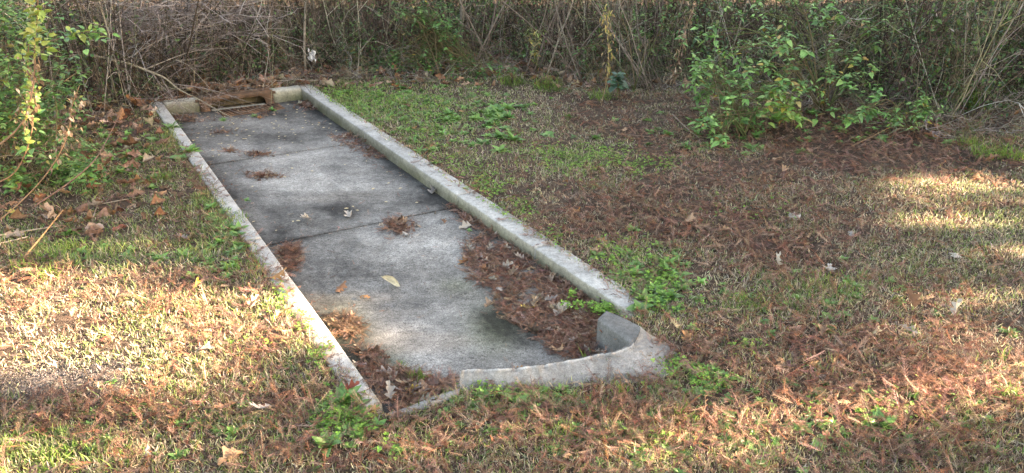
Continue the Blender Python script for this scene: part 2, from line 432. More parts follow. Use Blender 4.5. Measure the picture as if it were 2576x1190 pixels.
# back curb: battered face, either side of the iron inlet
def back_prof():
    return [(-.045, -.24), (-.045, -.105), (-.035, -.06), (-.018, -.015), (-.006, .004), (.012, .012), (.07, .013), (.11, .008), (.13, -.01), (.13, -.24)]
S3 = -np.array([DS[0], DS[1], 0])
sweep('back_curb', (C(0, .003, 0), C(0, .285, 0), S3), back_prof(), chan, 81, .004, .34, tint=(1, .97, .84))
sweep('back_curb', (C(0, .945, 0), C(0, WID - .003, 0), S3), back_prof(), chan, 84, .004, .34, tint=(1, .97, .84))

# ------------------------------------------------------------------ iron storm drain inlet
def rust_mat():
    m, t, b = newmat('rusty_iron'); tc = t.nodes.new('ShaderNodeTexCoord').outputs['Object']
    n = t.nodes.new('ShaderNodeTexNoise'); n.inputs['Scale'].default_value = 14; n.inputs['Detail'].default_value = 8; t.links.new(tc, n.inputs['Vector'])
    cr = t.nodes.new('ShaderNodeValToRGB'); e = cr.color_ramp.elements
    e[0].position = .33; e[0].color = (.07, .045, .03, 1); e[1].position = .68; e[1].color = (.23, .12, .065, 1)
    x = e.new(.5); x.color = (.15, .083, .05, 1)
    t.links.new(n.outputs['Fac'], cr.inputs['Fac']); t.links.new(cr.outputs[0], b.inputs['Base Color'])
    b.inputs['Roughness'].default_value = .85; b.inputs['Metallic'].default_value = .15
    bump_chain(t, b, tc, ((60, .5), (220, .4)), .003); return m
M_RUST = rust_mat()
M_THROAT = concrete('dirty_shaded_throat', False, (.15, .112, .065), .3, 150)  # dirt brown, darkened further so the opening's shade sits in the colour
M_PLAIN = concrete('pale_mortar', False, (.27, .26, .22), .3, 150)
I0 = C(0, .61, -.1)
inlet = empty('storm_drain_inlet', tuple(I0))
tag(inlet, 'rusty iron curb inlet with rounded opening and grate at the far channel end', 'storm drain')
def ibox(bt, s0, s1, n0, n1, z0, z1, col=(.3, .3, .3)):
    V = [C(s, n, z) - I0 for s in (s0, s1) for n in (n0, n1) for z in (z0, z1)]
    F = [(0, 1, 3, 2), (4, 6, 7, 5), (0, 4, 5, 1), (2, 3, 7, 6), (0, 2, 6, 4), (1, 5, 7, 3)]
    bt.raw(V, F, col)
# frame: outer rectangle n .288-.942, z -.13..-.0 with a rounded-top opening, battered, extruded back
no0, no1, zt, zb = .288, .942, .020, -.125
def face_s(z): return .058 - .30 * (z + .10)  if z > -.1 else .058
hole = []
h0, h1, ht, hb, rr = .370, .870, -.020, -.125, .055
hole.append((h0, hb))
for a in np.linspace(pi, pi / 2, 7): hole.append((h0 + rr + rr * math.cos(a), ht - rr + rr * math.sin(a)))
for a in np.linspace(pi / 2, 0, 7): hole.append((h1 - rr + rr * math.cos(a), ht - rr + rr * math.sin(a)))
hole.append((h1, hb))
outer = []
for (n, z) in hole:
    if z <= hb + 1e-6: outer.append((no0 if n < .6 else no1, zb))
    else:
        # project to the outer rectangle
        if n <= h0 + 1e-4: outer.append((no0, z))
        elif n >= h1 - 1e-4: outer.append((no1, z))
        else:
            t_ = (n - h0) / (h1 - h0); outer.append((no0 + t_ * (no1 - no0), zt))
outer[1] = (no0, ht - rr); outer[4] = (no0, zt); outer[-2] = (no1, ht - rr); outer[-5] = (no1, zt)
for q_ in (2, 3): outer[q_] = (no0, ht - rr + (zt - ht + rr) * (q_ - 1) / 3)
for q_ in (2, 3): outer[-1 - q_] = (no1, ht - rr + (zt - ht + rr) * (q_ - 1) / 3)
m_ = len(hole); V = []; 
for dep, inset in ((0, 0), (-.035, 0)):
    for ring in (outer, hole):
        for (n, z) in ring: V.append(C(face_s(z) + dep, n, z) - I0)
F = []
for i in range(m_ - 1):
    o1, h1_ = i, m_ + i
    F.append((o1, o1 + 1, h1_ + 1, h1_))                                     # front
    F.append((m_ + i, m_ + i + 1, 3 * m_ + i + 1, 3 * m_ + i))               # reveal
    F.append((2 * m_ + i, 3 * m_ + i, 3 * m_ + i + 1, 2 * m_ + i + 1))       # back
    F.append((o1 + 1, o1, 2 * m_ + i, 2 * m_ + i + 1))                       # outside
bt = Batch(); bt.raw(V, F, (.2, .1, .05))
ibox(bt, -.27, .02, no0 - .03, no1 + .03, -.016, .0065)                                    # hood plate running back under the leaves
bt.build('frame', M_RUST, inlet)
bt = Batch()
ibox(bt, -.13, -.10, .30, .93, -.30, -.0165); ibox(bt, -.10, .01, .300, .33, -.30, -.0165); ibox(bt, -.10, .01, .90, .93, -.30, -.0165)
ibox(bt, -.10, -.03, .33, .90, -.16, -.102)
bt.build('throat', M_THROAT, inlet)
# mortar lip at the foot of the opening
LV = []; k_ = 60
for i in range(k_):
    n = .385 + (.86 - .385) * i / (k_ - 1); j = float(vn(n * 60, 3, 5)); 
    LV += [C(-.03, n, -.135) - I0, C(-.03, n, -.101) - I0, C(.015 - .012 * j, n, -.098 + .008 * j) - I0, C(.045 + .006 * j, n, -.099 + .004 * j) - I0, C(.058, n, -.13) - I0]
LF = [(i * 5 + j, i * 5 + j + 1, i * 5 + j + 6, i * 5 + j + 5) for i in range(k_ - 1) for j in range(4)]
bt = Batch(); bt.raw(LV, LF, (.4, .4, .34)); bt.build('mortar_lip', M_PLAIN, inlet)
bt = Batch()
gs0, gs1, gn0, gn1 = .065, .30, .43, .97
ibox(bt, gs0, gs0 + .018, gn0, gn1, -.125, -.094); ibox(bt, gs1 - .018, gs1, gn0, gn1, -.125, -.094)
ibox(bt, gs0, gs1, gn0, gn0 + .02, -.125, -.0945); ibox(bt, gs0, gs1, gn1 - .02, gn1, -.125, -.0945)
nb_ = 13
for i in range(nb_):
    n = gn0 + .03 + (gn1 - gn0 - .06) * i / (nb_ - 1)
    V = [C(s, n + d + (s - gs0) * .25 - .03, z) - I0 for s in (gs0 + .01, gs1 - .01) for d in (-.008, .008) for z in (-.12, -.0915)]
    bt.raw(V, [(0, 1, 3, 2), (4, 6, 7, 5), (0, 4, 5, 1), (2, 3, 7, 6), (0, 2, 6, 4), (1, 5, 7, 3)], (.1, .1, .1))
bt.build('grate', M_RUST, inlet)

# ------------------------------------------------------------------ hooked end curb and low strip
def resample(pts, n):
    return curve_pts(np.array(pts), n)
HN = 150
hi_ = resample([(*p, 0) for p in HOOK['inner']], HN); ho_ = resample([(*p, 0) for p in HOOK['outer']], HN); hg = resample([(*p, 0) for p in HOOK['gnd']], HN)
rows = []
ZT = .05
for i in range(HN):
    u = i / (HN - 1)
    jag = (vn(u * 60, 1, 8) - .5) * .011 + (vn(u * 150, 1, 9) - .5) * .008
    jag = float(jag) * float(sstep(.22, .32, u))
    a, b_, g = hi_[i][:2].copy(), ho_[i][:2].copy(), hg[i][:2].copy()
    o = (b_ - a); o /= np.linalg.norm(o) + 1e-9
    b2 = b_ + o * jag
    zi = ZT + jag * .5; zo = ZT + jag
    mid1 = b_ * .72 + g * .28; mid2 = b_ * .35 + g * .65
    zg = -.010; g = g + o * .014 + np.array([.022, -.004]) * float(sstep(.15, .35, u) * (1 - sstep(.6, .85, u)))
    f = float(sstep(.25, .4, u) * (1 - sstep(.70, .9, u)))                   # sloped, roughly finished back on the bend
    z1 = zo + (zg - zo) * (.28 - .16 * f * 0); z2 = zo + (zg - zo) * .65
    rows.append([(*a, -.16), (*(a - o * .0), zi - .03), (*(a + o * .002), zi - .008), (*(a + o * .008), zi), (*((a + b2) / 2), zi + .001), (*(b2 - o * .005), zo), (*b2, zo + .001), (*(b2 + o * .005), zo - .007), (*mid1, ZT + (zg - ZT) * .28 + .006), (*mid2, ZT + (zg - ZT) * .65 + .004), (*g, zg), (*(g + o * .01), -.16)])
V = np.array(rows); kk = V.shape[1]
nzv = (fbm(V[..., 0] * 35, V[..., 1] * 35 + V[..., 2] * 35, 77, 4) - .5)
V[..., 2] += nzv * .006 * np.array([0, 0, .3, .3, 1, .6, .6, .6, 1, 1, 0, 0])
hc = np.array([.18, 2.72, -.1]); 
g_ = (.75 + .5 * fbm(V[..., 0] * 8, V[..., 1] * 8, 91, 5)) * (.85 + .3 * fbm(V[..., 0] * 50, V[..., 1] * 50, 95, 3))
base = np.array([.13, .13, .12, .14, .12, .13, .60, .21, .21, .22, .18, .15])[None, :] * g_
base[:45, 6] = base[:45, 5]
base[:, 6] *= .45 + .35 * vn(np.arange(HN) * .3, 3, 4)
base *= 1.12
col = base[..., None] * np.array([1, .985, .95])
F = [(i * kk + j, i * kk + j + 1, (i + 1) * kk + j + 1, (i + 1) * kk + j) for i in range(HN - 1) for j in range(kk - 1)]
F.append(tuple(range(kk))[::-1]); F.append(tuple((HN - 1) * kk + j for j in range(kk)))
bt = Batch(); bt.raw(V.reshape(-1, 3), F, col.reshape(-1, 3))
tag(bt.build('curved_curb', M_CURB, origin=hc, smooth=True), 'broken hooked concrete curb with a chipped white edge closing the near end of the channel', 'curb')
lo_ = resample([(*p, 0) for p in [(-.197, 2.602), (-.303, 2.535), (-.373, 2.484), (-.445, 2.436)]], 40)
li_ = resample([(*p, 0) for p in [(-.200, 2.565), (-.235, 2.535), (-.335, 2.468), (-.440, 2.412)]], 40)
V = np.array([[(*lo_[i][:2], -.12), (*lo_[i][:2], -.012), (*((lo_[i] + li_[i]) / 2)[:2], -.004), (*li_[i][:2], -.008), (*li_[i][:2], -.12)] for i in range(40)])
V[..., 2] += .010
V[..., 2] += (fbm(V[..., 0] * 40, V[..., 1] * 40, 7, 3) - .5) * .006
F = [(i * 5 + j, (i + 1) * 5 + j, (i + 1) * 5 + j + 1, i * 5 + j + 1) for i in range(39) for j in range(4)] + [(0, 1, 2, 3, 4), tuple(39 * 5 + j for j in range(5))[::-1]]
bt = Batch(); bt.raw(V.reshape(-1, 3), F, (.26 * (.8 + .4 * fbm(V[..., 0] * 30, V[..., 1] * 30, 5, 3))[..., None] * np.array([1, .99, .97])).reshape(-1, 3))
tag(bt.build('low_curb', M_CURB, origin=np.array([-.32, 2.5, -.1])), 'narrow worn curb remnant level with the turf beside the chipped hooked curb', 'curb')

# ------------------------------------------------------------------ leaf and blade templates
def blade(curv, k=3):
    V = []; F = []
    for i in range(k):
        t = i / k; wd = (1 - t * .45) * .5
        x = curv * t * t; z = t * (1 - .25 * abs(curv) * t)
        V += [(x, -wd, z), (x, wd, z)]
    V.append((curv, 0, 1 - .25 * abs(curv)))
    F = [(2 * i, 2 * i + 1, 2 * i + 3, 2 * i + 2) for i in range(k - 1)] + [(2 * k - 2, 2 * k - 1, 2 * k)]
    return Tmpl(V, F)
BLADES = [blade(c) for c in (.15, .4, .7, 1.0)]
def spray(n=11, curl=.25, up=.35, seed=0):
    r = np.random.default_rng(seed); V = [(0, -.012, 0), (1, -.004, curl), (1, .004, curl), (0, .012, 0)]; F = [(0, 1, 2, 3)]
    for i in range(n):
        t = .06 + .92 * i / (n - 1)
        for sd in (-1, 1):
            L = .26 * (1 - .75 * (t - .35) ** 2) * r.uniform(.7, 1.1); a = r.uniform(.55, .9)
            b = np.array([t, 0, curl * t * t]); e = b + L * np.array([math.cos(a) , sd * math.sin(a), up * r.uniform(-.6, 1)])
            m = (b + e) / 2 + np.array([0, 0, .03]); k = len(V)
            V += [tuple(b + [-.009, 0, 0]), tuple(b + [.009, 0, 0]), tuple(m + [.011, 0, 0]), tuple(e), tuple(m - [.011, 0, 0])]
            F.append((k, k + 1, k + 2, k + 3, k + 4))
    return Tmpl(V, F)
SPRAYS = [spray(15, .3, .3, 1), spray(13, .05, .5, 2), spray(16, -.25, .3, 3), spray(12, .6, .6, 4)]
def oak(seed, lobes=3, depth=.6, curl=.25, side=.3, k=15):
    r = np.random.default_rng(seed); V = []; F = []
    ph = r.uniform(0, 1)
    for i in range(k):
        t = i / (k - 1)
        env = .30 * math.sin(pi * min(1, t * .93 + .05)) ** .8
        lob = .5 + .5 * math.cos(2 * pi * (lobes * t + .18)); lob = lob ** .7
        wd = env * (1 - depth + depth * lob) + .008
        if t < .12: wd = .012
        fwd = .12 * lob * depth
        z0 = curl * (t - .4) ** 2 + .02 * math.sin(7 * t + ph * 6)
        for sgn in (-1, -.5, 0, .5, 1):
            wv = wd * (1 + (.25 * math.sin(9 * t + sgn + ph * 9)) * (abs(sgn) > .6))
            V.append((t + fwd * abs(sgn), sgn * wv, z0 + side * (abs(sgn) ** 2) * wd * (1.2 + .6 * math.sin(5 * t + sgn * 2 + ph * 5))))
    for i in range(k - 1):
        for j in range(4): F.append((i * 5 + j, (i + 1) * 5 + j, (i + 1) * 5 + j + 1, i * 5 + j + 1))
    sh = [(.82 if j == 2 else 1.0) for i in range(k) for j in range(5)]
    return Tmpl(V, F, sh)
OAKS = [oak(1, 3, .72, .5, .9), oak(2, 4, .75, .2, -.7), oak(3, 3, .65, -.4, 1.2), oak(4, 4, .8, .8, .5), oak(5, 3, .78, -.6, -.4)]
LOWOAK = [oak(11, 3, .7, .4, .8, 8), oak(12, 3, .6, -.4, -.8, 8), oak(13, 2, .5, .3, 1.1, 8)]
def ovate(k=5, wd=.28, fold=.35, droop=.25, tip=1.0):
    V = []; F = []
    for i in range(k):
        t = i / (k - 1); ww = wd * math.sin(pi * min(1, (t * .97 + .02)) ** (.75 * tip)) if 0 < i < k - 1 else .004
        z = -droop * t * t
        V += [(t, -ww, z + fold * ww), (t, 0, z), (t, ww, z + fold * ww)]
    for i in range(k - 1):
        for j in (0, 1): F.append((i * 3 + j, (i + 1) * 3 + j, (i + 1) * 3 + j + 1, i * 3 + j + 1))
    return Tmpl(V, F, [(.85 if j == 1 else 1) for i in range(k) for j in range(3)])
OV = [ovate(6, .24, .4, .3), ovate(6, .28, .2, .5), ovate(6, .22, .5, .05)]
ROUNDLEAF = [ovate(6, .36, .25, .15), ovate(6, .33, .1, .3)]
NARROW = [ovate(5, .12, .4, .25), ovate(5, .10, .3, .5)]
TINY = Tmpl([(0, 0, 0), (.5, -.3, .05), (1, 0, 0), (.5, .3, .08)], [(0, 1, 2, 3)])
LEAFLET = Tmpl([(0, 0, 0), (.45, -.42, .10), (.95, -.32, .05), (.85, 0, 0), (.95, .32, .05), (.45, .42, .10)], [(0, 1, 2, 3), (0, 3, 4, 5)])
def clover():
    V = []; F = []
    for q in range(3):
        R = rot(np.array(q * 2 * pi / 3), .25); v = LEAFLET.V @ R.T; k = len(V); V += [tuple(p) for p in v]; F += [(k, k + 1, k + 2, k + 3), (k, k + 3, k + 4, k + 5)]
    return Tmpl(V, F)
CLOVER = clover()

# ------------------------------------------------------------------ wanted sun patches; crowns of the unseen trees are cut to match
def lit(gx, gy):
    px, py = proj(np.stack([gx, gy, np.zeros_like(gx)], -1))
    n1 = fbm(gx * 1.6, gy * 5.0, 101, 4); n2 = fbm(gx * 3.5, gy * 9, 105, 3)
    L = np.zeros(np.shape(gx))
    # big patch, lower left
    up = np.interp(px, [-900, 0, 100, 400, 620, 760, 900, 1000], [640, 665, 640, 650, 690, 745, 790, 800])
    dn = np.interp(px, [-900, 0, 300, 500, 700, 870, 950, 1050], [985, 1010, 1010, 998, 1000, 975, 915, 870])
    core = sstep(-60, 45, py - up + (n2 - .5) * 130) * sstep(-10, 25, dn - py + (n2 - .5) * 70) * (px < 880 + (n2 - .5) * 80)
    L = np.maximum(L, core * (px > -1500))
    L = np.maximum(L, blobs(px, py, [(985, 712, 62, 14, 1.1), (880, 722, 60, 10, .5), (1030, 752, 50, 8, .5), (890, 800, 60, 22, .7), (940, 765, 55, 14, .75),
        (120, 1135, 150, 50, .85), (380, 1150, 120, 40, .6), (900, 1110, 100, 25, .55), (1640, 830, 38, 24, 1.2), (1560, 895, 60, 10, .35), (1710, 1060, 120, 60, .5), (860, 1085, 60, 26, .75),
        (1900, 1000, 220, 60, .5), (1200, 1160, 260, 30, .5), (1700, 860, 40, 20, .6)]) * (.55 + .9 * n2))
    L = np.maximum(L, blobs(px, py, [(1165, 704, 80, 19, 1.7), (1060, 716, 70, 13, 1.0), (1130, 800, 85, 24, 1.2), (1200, 752, 40, 9, .8), (1650, 832, 60, 36, 1.5), (1610, 870, 60, 12, .6), (940, 800, 70, 22, .9), (120, 1150, 200, 50, 1.1), (420, 1120, 160, 40, .7)]))
    # slanting dapples on the right
    R = blobs(px, py, [(2240, 480, 130, 24, .9), (2400, 470, 110, 22, .8), (2500, 520, 110, 30, .9), (2560, 570, 60, 20, .6), (2330, 600, 130, 22, .6), (2200, 560, 80, 14, .5), (2110, 690, 90, 18, .7), (2280, 680, 110, 14, .7), (2460, 740, 120, 26, .6),
        (1980, 760, 100, 16, .9), (2080, 700, 40, 14, .8), (2200, 800, 150, 20, .5), (2480, 385, 60, 18, .6), (2560, 380, 40, 24, .8), (2350, 900, 200, 40, .6), (2200, 1010, 260, 60, .65),
        (2450, 1080, 200, 80, .8), (1950, 1120, 260, 60, .7), (2050, 890, 120, 24, .5), (2560, 960, 120, 60, .8), (2540, 800, 60, 30, .6)])
    L = np.maximum(L, np.clip(R * 1.25, 0, 1.1) * sstep(.37, .50, n1) * sstep(.36, .52, fbm(gx * 3.2, gy * 13, 121, 3)) * 1.0)
    fg = np.clip(sstep(560, 700, py) * sstep(1500, 1900, px) + sstep(380, 480, py) * sstep(2050, 2300, px) + sstep(985, 1030, py), 0, 1)
    n3 = fbm(gx * 2.6, gy * 7.5, 111, 3)
    L = np.maximum(L, fg * sstep(.41, .53, n3) * .95)
    # slot that lights the stalk and leaves of the bush at the left edge
    L = np.maximum(L, ((gx < -3.2) & (gx > -7.2)) * sstep(.13, .05, np.abs(gy - 4.36 - .12 * np.sin(gx * 1.7))) * 1.0)
    L = np.where(py < 350, np.where((gx < -3.2), L, 0), L)
    return np.clip(L, 0, 1)
def shade_tree(y0, label):
    root = empty('shade_tree', (16.2, y0, 0)); tag(root, label, 'tree', 'unseen trees that shade the lawn from the right')
    b = Batch(); c0 = np.array([16.2, y0, 0.])
    tr = curve_pts([(0, 0, -.2), (.1, .05, 2.5), (-.1, .1, 6), (.05, 0, 10)], 20); V, F = frame_tube(tr, np.linspace(.24, .05, 20), 9); b.raw(V, F, (.13, .10, .075))
    for k in range(14):
        z = 1.2 + k * .62; a = rng.uniform(0, 2 * pi); L = rng.uniform(1.0, 1.7)
        p = curve_pts([(0, 0, z), (L * .5 * math.cos(a), L * .5 * math.sin(a), z + .3), (L * math.cos(a), L * math.sin(a), z + .9)], 7)
        V, F = frame_tube(p, np.linspace(.06, .015, 7), 5); b.raw(V, F, (.13, .10, .075))
    b.build('trunk', M_WOOD, root)
    N = 11500
    p = np.stack([16.2 + rng.uniform(-1.8, 1.8, N), y0 + rng.uniform(-1.35, 1.35, N), rng.uniform(.3, 12.0, N)], -1)
    t = p[:, 2] / SUN[2]; g = p - SUN[None] * t[:, None]
    L = lit(g[:, 0], g[:, 1]); keep = rng.random(N) > np.clip(L * 2.0 - .15, 0, 1)
    ww = .5 + .0 * L; p = p[keep]; n = len(p)
    sz = np.where(np.abs(L[keep]) > .02, .11, .2) * rng.uniform(.8, 1.2, n)
    # leaves turned at random; most that would block a wanted sun patch are dropped
    b = Batch()
    R = rot(rng.uniform(0, 2 * pi, n), rng.uniform(-1.4, 1.4, n), rng.uniform(-pi, pi, n))
    b.add(Tmpl([(0, 0, 0), (.5, -.45, .06), (1, 0, 0), (.5, .45, .06)], [(0, 1, 2, 3)]), p - c0, R, sz * 1.4, pick([(.05, .10, .03), (.10, .08, .03), (.07, .11, .04)], n))
    b.build('crown', M_LEAF, root)
for k, y0 in enumerate([-.5, 2.2, 4.9, 7.6, 10.3, 13.0]):
    shade_tree(y0, 'tall unseen tree right of the lawn, crown gaps cut to shape the sun patches')

# ------------------------------------------------------------------ lawn cover
def front_line(x): return front0(x) + (vn(np.asarray(x) * 2.1 + 30, 0 * np.asarray(x), 12) - .5) * .55 * (np.asarray(x) > -1.2)
def front0(x):          # where the thicket begins
    return np.interp(x, [-9, -4.2, -3.2, -2.2, -1, 0, 1, 2, 2.6, 3.4, 4.5, 6, 10], [5.0, 5.6, 7.2, 8.3, 8.5, 8.5, 8.1, 7.6, 7.2, 6.75, 6.75, 6.9, 7.2])
def scatter(N, x0=-5, x1=7.5, y0=1.45, y1=8.8, bias=1.6):
    """more points near the camera, inside the field of view"""
    y = y0 + (y1 - y0) * rng.random(N) ** bias
    half = y * .70 + 1.0
    x = rng.uniform(-1, 1, N) * half
    return x, y
def on_lawn(N, bias=1.5, y1=8.8, margin=.05):
    x, y = scatter(N, bias=bias, y1=y1); sd = chan_sd(x, y); k = (sd > margin); x, y, sd = x[k], y[k], sd[k]
    z = gz(x, y, sd); px, py = proj(np.stack([x, y, z], -1)); return x, y, z, sd, px, py
def thick(x, y): return y > front_line(x)

GREEN_W = [(1000, 270, 170, 40, .7), (900, 240, 80, 25, .6), (1100, 320, 110, 40, .5), (1250, 440, 60, 60, .5), (1450, 400, 130, 32, .8), (1620, 640, 90, 90, .4),
           (520, 570, 50, 120, .7), (430, 330, 50, 60, .5), (130, 640, 110, 30, .9), (250, 640, 60, 25, .6), (350, 660, 200, 40, .35), (850, 1050, 90, 60, .6), (1260, 990, 170, 40, .7), (1780, 990, 120, 50, .6),
           (2080, 720, 150, 40, .5), (1880, 760, 80, 30, .6), (2450, 530, 200, 120, .35), (2330, 1060, 200, 80, .5), (100, 1150, 160, 60, .7), (1600, 1080, 300, 60, .3), (2450, 370, 60, 40, .7), (680, 800, 60, 70, .5), (780, 880, 50, 60, .6), (600, 1050, 120, 40, .25)]
RED_W = [(2050, 330, 420, 60, 1.2), (1750, 480, 260, 60, .9), (2300, 400, 260, 60, 1.0), (1900, 560, 260, 70, .7), (1600, 560, 160, 60, .7), (1850, 640, 220, 60, .6), (450, 440, 120, 60, .5), (560, 460, 60, 30, .4), (2100, 900, 350, 120, .6), (2350, 1000, 300, 140, .7),
         (1750, 1080, 400, 80, .7), (1350, 1060, 300, 50, .6), (300, 780, 250, 80, .45), (650, 880, 200, 60, .5), (200, 1050, 300, 40, .7), (700, 1030, 200, 50, .6), (60, 680, 90, 40, .9), (720, 690, 40, 30, .9), (560, 700, 120, 20, .5), (1420, 560, 80, 60, .3), (1730, 910, 90, 60, .8), (900, 1140, 300, 40, .5)]
def g_w(px, py): return np.clip(blobs(px, py, GREEN_W), 0, 1)
def r_w(px, py): return np.clip(blobs(px, py, RED_W), 0, 1.2)

def add_blades(bt, x, y, z, h, wd, cols, lean=.5, tm=None):
    n = len(x); ti = rng.integers(0, 4, n) if tm is None else np.full(n, tm)
    R = rot(rng.uniform(0, 2 * pi, n), rng.normal(0, lean, n), rng.normal(0, lean, n))
    sc = np.stack([h, wd, h], -1); pos = np.stack([x, y, z], -1)
    for k in range(4):
        m = ti == k; bt.add(BLADES[k], pos[m], R[m], sc[m], cols[m])
x, y, z, sd, px, py = on_lawn(760000, 1.35, margin=.012)
gw = g_w(px, py); rw = r_w(px, py); sw = np.clip(blobs(px, py, SAND), 0, 1)
patch = fbm(x * 3.1, y * 3.1, 201, 5)
dens = .80 + 1.6 * (patch - .5) + 1.3 * (fbm(x * 11, y * 11, 207, 3) - .5) - (.34 + .34 * (py < 440)) * rw - .80 * sw - .35 * ((px < 330) & (py < 600)) - .25 * (py < 420) * (px > 1200)
k = (rng.random(len(x)) < dens) & ~thick(x, y + .4)
x, y, z, px, py, gw, sd, patch = x[k], y[k], z[k], px[k], py[k], gw[k], sd[k], patch[k]
dist = np.hypot(x, y)
dead = rng.random(len(x)) > (.25 - .12 * (px > 1250) * (py < 900) + .42 * gw + .5 * (patch - .5) + .22 * (px < 900) * (py < 640))
cg = pick([(.18, .26, .075), (.24, .31, .10), (.13, .21, .07), (.31, .34, .14)], len(x), .25)
cdd = pick([(.47, .39, .27), (.36, .29, .22), (.60, .52, .37), (.27, .22, .18), (.44, .40, .29)], len(x), .25)
cols = np.where(dead[:, None], cdd, cg)
h = rng.uniform(.014, .042, len(x)) * (1 + .5 * gw) * np.where(dead, .85, 1.1); h = h * (.55 + .9 * fbm(x * 9, y * 9, 205, 3)); wd = rng.uniform(.0020, .0040, len(x)) * (1 + .10 * dist)
bt = Batch(); add_blades(bt, x, y, z - .004, h, wd, cols, .6)
tag(bt.build('lawn_grass', M_GRASS), 'short half dead mown turf all round the concrete channel', 'grass', kind='stuff')

# feathery reddish needle sprays fallen from a cypress
def needles(bt, x, y, z, sz, lift=.012, cols=None, tilt=.3):
    n = len(x); ti = rng.integers(0, 4, n); R = rot(rng.uniform(0, 2 * pi, n), rng.normal(.05, tilt, n), rng.normal(0, .45, n))
    if cols is None: cols = pick([(.29, .155, .11), (.37, .215, .155), (.21, .115, .085), (.48, .32, .23), (.17, .10, .08), (.35, .16, .10)], n, .22)
    pos = np.stack([x, y, z + rng.uniform(.1, 1, n) * lift], -1)
    for k in range(4):
        m = ti == k; bt.add(SPRAYS[k], pos[m], R[m], sz[m], cols[m])
x, y, z, sd, px, py = on_lawn(108000, 1.45, margin=-.02)
rw = r_w(px, py); sw = np.clip(blobs(px, py, SAND), 0, 1); n3 = fbm(x * 4, y * 4, 231, 4)
k = rng.random(len(x)) < (.17 + .02 * (px > 1250) + .90 * rw + 1.1 * (n3 - .5) - .6 * sw - .35 * (py < 330) * (px < 1400) - .35 * blobs(px, py, [(1450, 400, 150, 36, 1), (950, 270, 150, 40, 1)]))
k &= ~thick(x, y - .3)
x, y, z = x[k], y[k], z[k]; bt = Batch(); needles(bt, x, y, z, rng.uniform(.04, .085, len(x)), .026)
tag(bt.build('cypress_needles', M_NEEDLE), 'reddish brown feathery cypress needle litter scattered over the turf', 'needle litter', kind='stuff')

# loose crumbs of bare sandy soil, lower left
cr = Tmpl([(.5, 0, 0), (-.3, .45, 0), (-.3, -.45, 0), (0, 0, .6)], [(0, 1, 3), (1, 2, 3), (2, 0, 3)])
px = rng.uniform(-40, 420, 26000); py = rng.uniform(870, 1060, 26000); k = rng.random(26000) < np.clip(blobs(px, py, [(150, 960, 170, 46, 1), (40, 990, 120, 34, .8), (260, 925, 90, 24, .7)]), 0, 1) * 1.5 * (fbm(px / 22, py / 9, 141, 3) - .22)
q = np.array([P(a, b, 0) for a, b in zip(px[k], py[k])]); q[:, 2] = gz(q[:, 0], q[:, 1]) + rng.uniform(0, .006, len(q)); n = len(q); bt = Batch()
bt.add(cr, q, rot(rng.uniform(0, 6.3, n), rng.normal(0, .4, n), rng.normal(0, .4, n)), rng.uniform(.003, .008, n), pick([(.17, .15, .135), (.12, .10, .09), (.22, .20, .185), (.08, .065, .055)], n))
tag(bt.build('sandy_soil', M_NEEDLE), 'grey sandy bare soil crumbs in the lower left turf', 'soil', kind='stuff')
# brown leaf litter below the thicket
N = 15000; x = rng.uniform(-6.5, 8.5, N); y = rng.uniform(4.0, 10.5, N); sd = chan_sd(x, y); z = gz(x, y, sd); px, py = proj(np.stack([x, y, z], -1))
fl = front_line(x); wgt = sstep(-1.3, -.35, y - fl) * np.where(x < 1.0, 1.0, .22) + .8 * np.clip(blobs(px, py, [(120, 560, 190, 45, 1), (300, 420, 110, 70, .7), (330, 300, 120, 60, .8), (330, 500, 150, 60, .3)]), 0, 1)
wgt = np.where((px > 820) & (py > 225), wgt * .15, wgt)
k = (rng.random(N) < wgt) & (sd > .03); x, y, z = x[k], y[k], z[k]; n = len(x)
litter_cols = [(.24, .13, .08), (.19, .10, .065), (.32, .20, .14), (.14, .08, .055), (.40, .30, .22), (.28, .14, .07)]
hs, hn = rng.uniform(-.36, -.20, 150), rng.uniform(.22, .98, 150); hq = np.array([C(a, b_, .0) for a, b_ in zip(hs, hn)]); x = np.concatenate([x, hq[:, 0]]); y = np.concatenate([y, hq[:, 1]]); z = np.concatenate([z, hq[:, 2]]); n = len(x)
bt = Batch(); ti = rng.integers(0, 3, n); R = rot(rng.uniform(0, 2 * pi, n), rng.normal(0, .35, n), rng.normal(0, .6, n)); cc = pick(litter_cols, n, .2)
pos = np.stack([x, y, z + rng.uniform(0, .035, n)], -1); sz = rng.uniform(.055, .12, n)
for q in range(3): m = ti == q; bt.add(LOWOAK[q], pos[m], R[m], sz[m], cc[m])
tag(bt.build('leaf_litter', M_DRY), 'deep brown oak leaf litter along the foot of the thicket', 'leaf litter', kind='stuff')

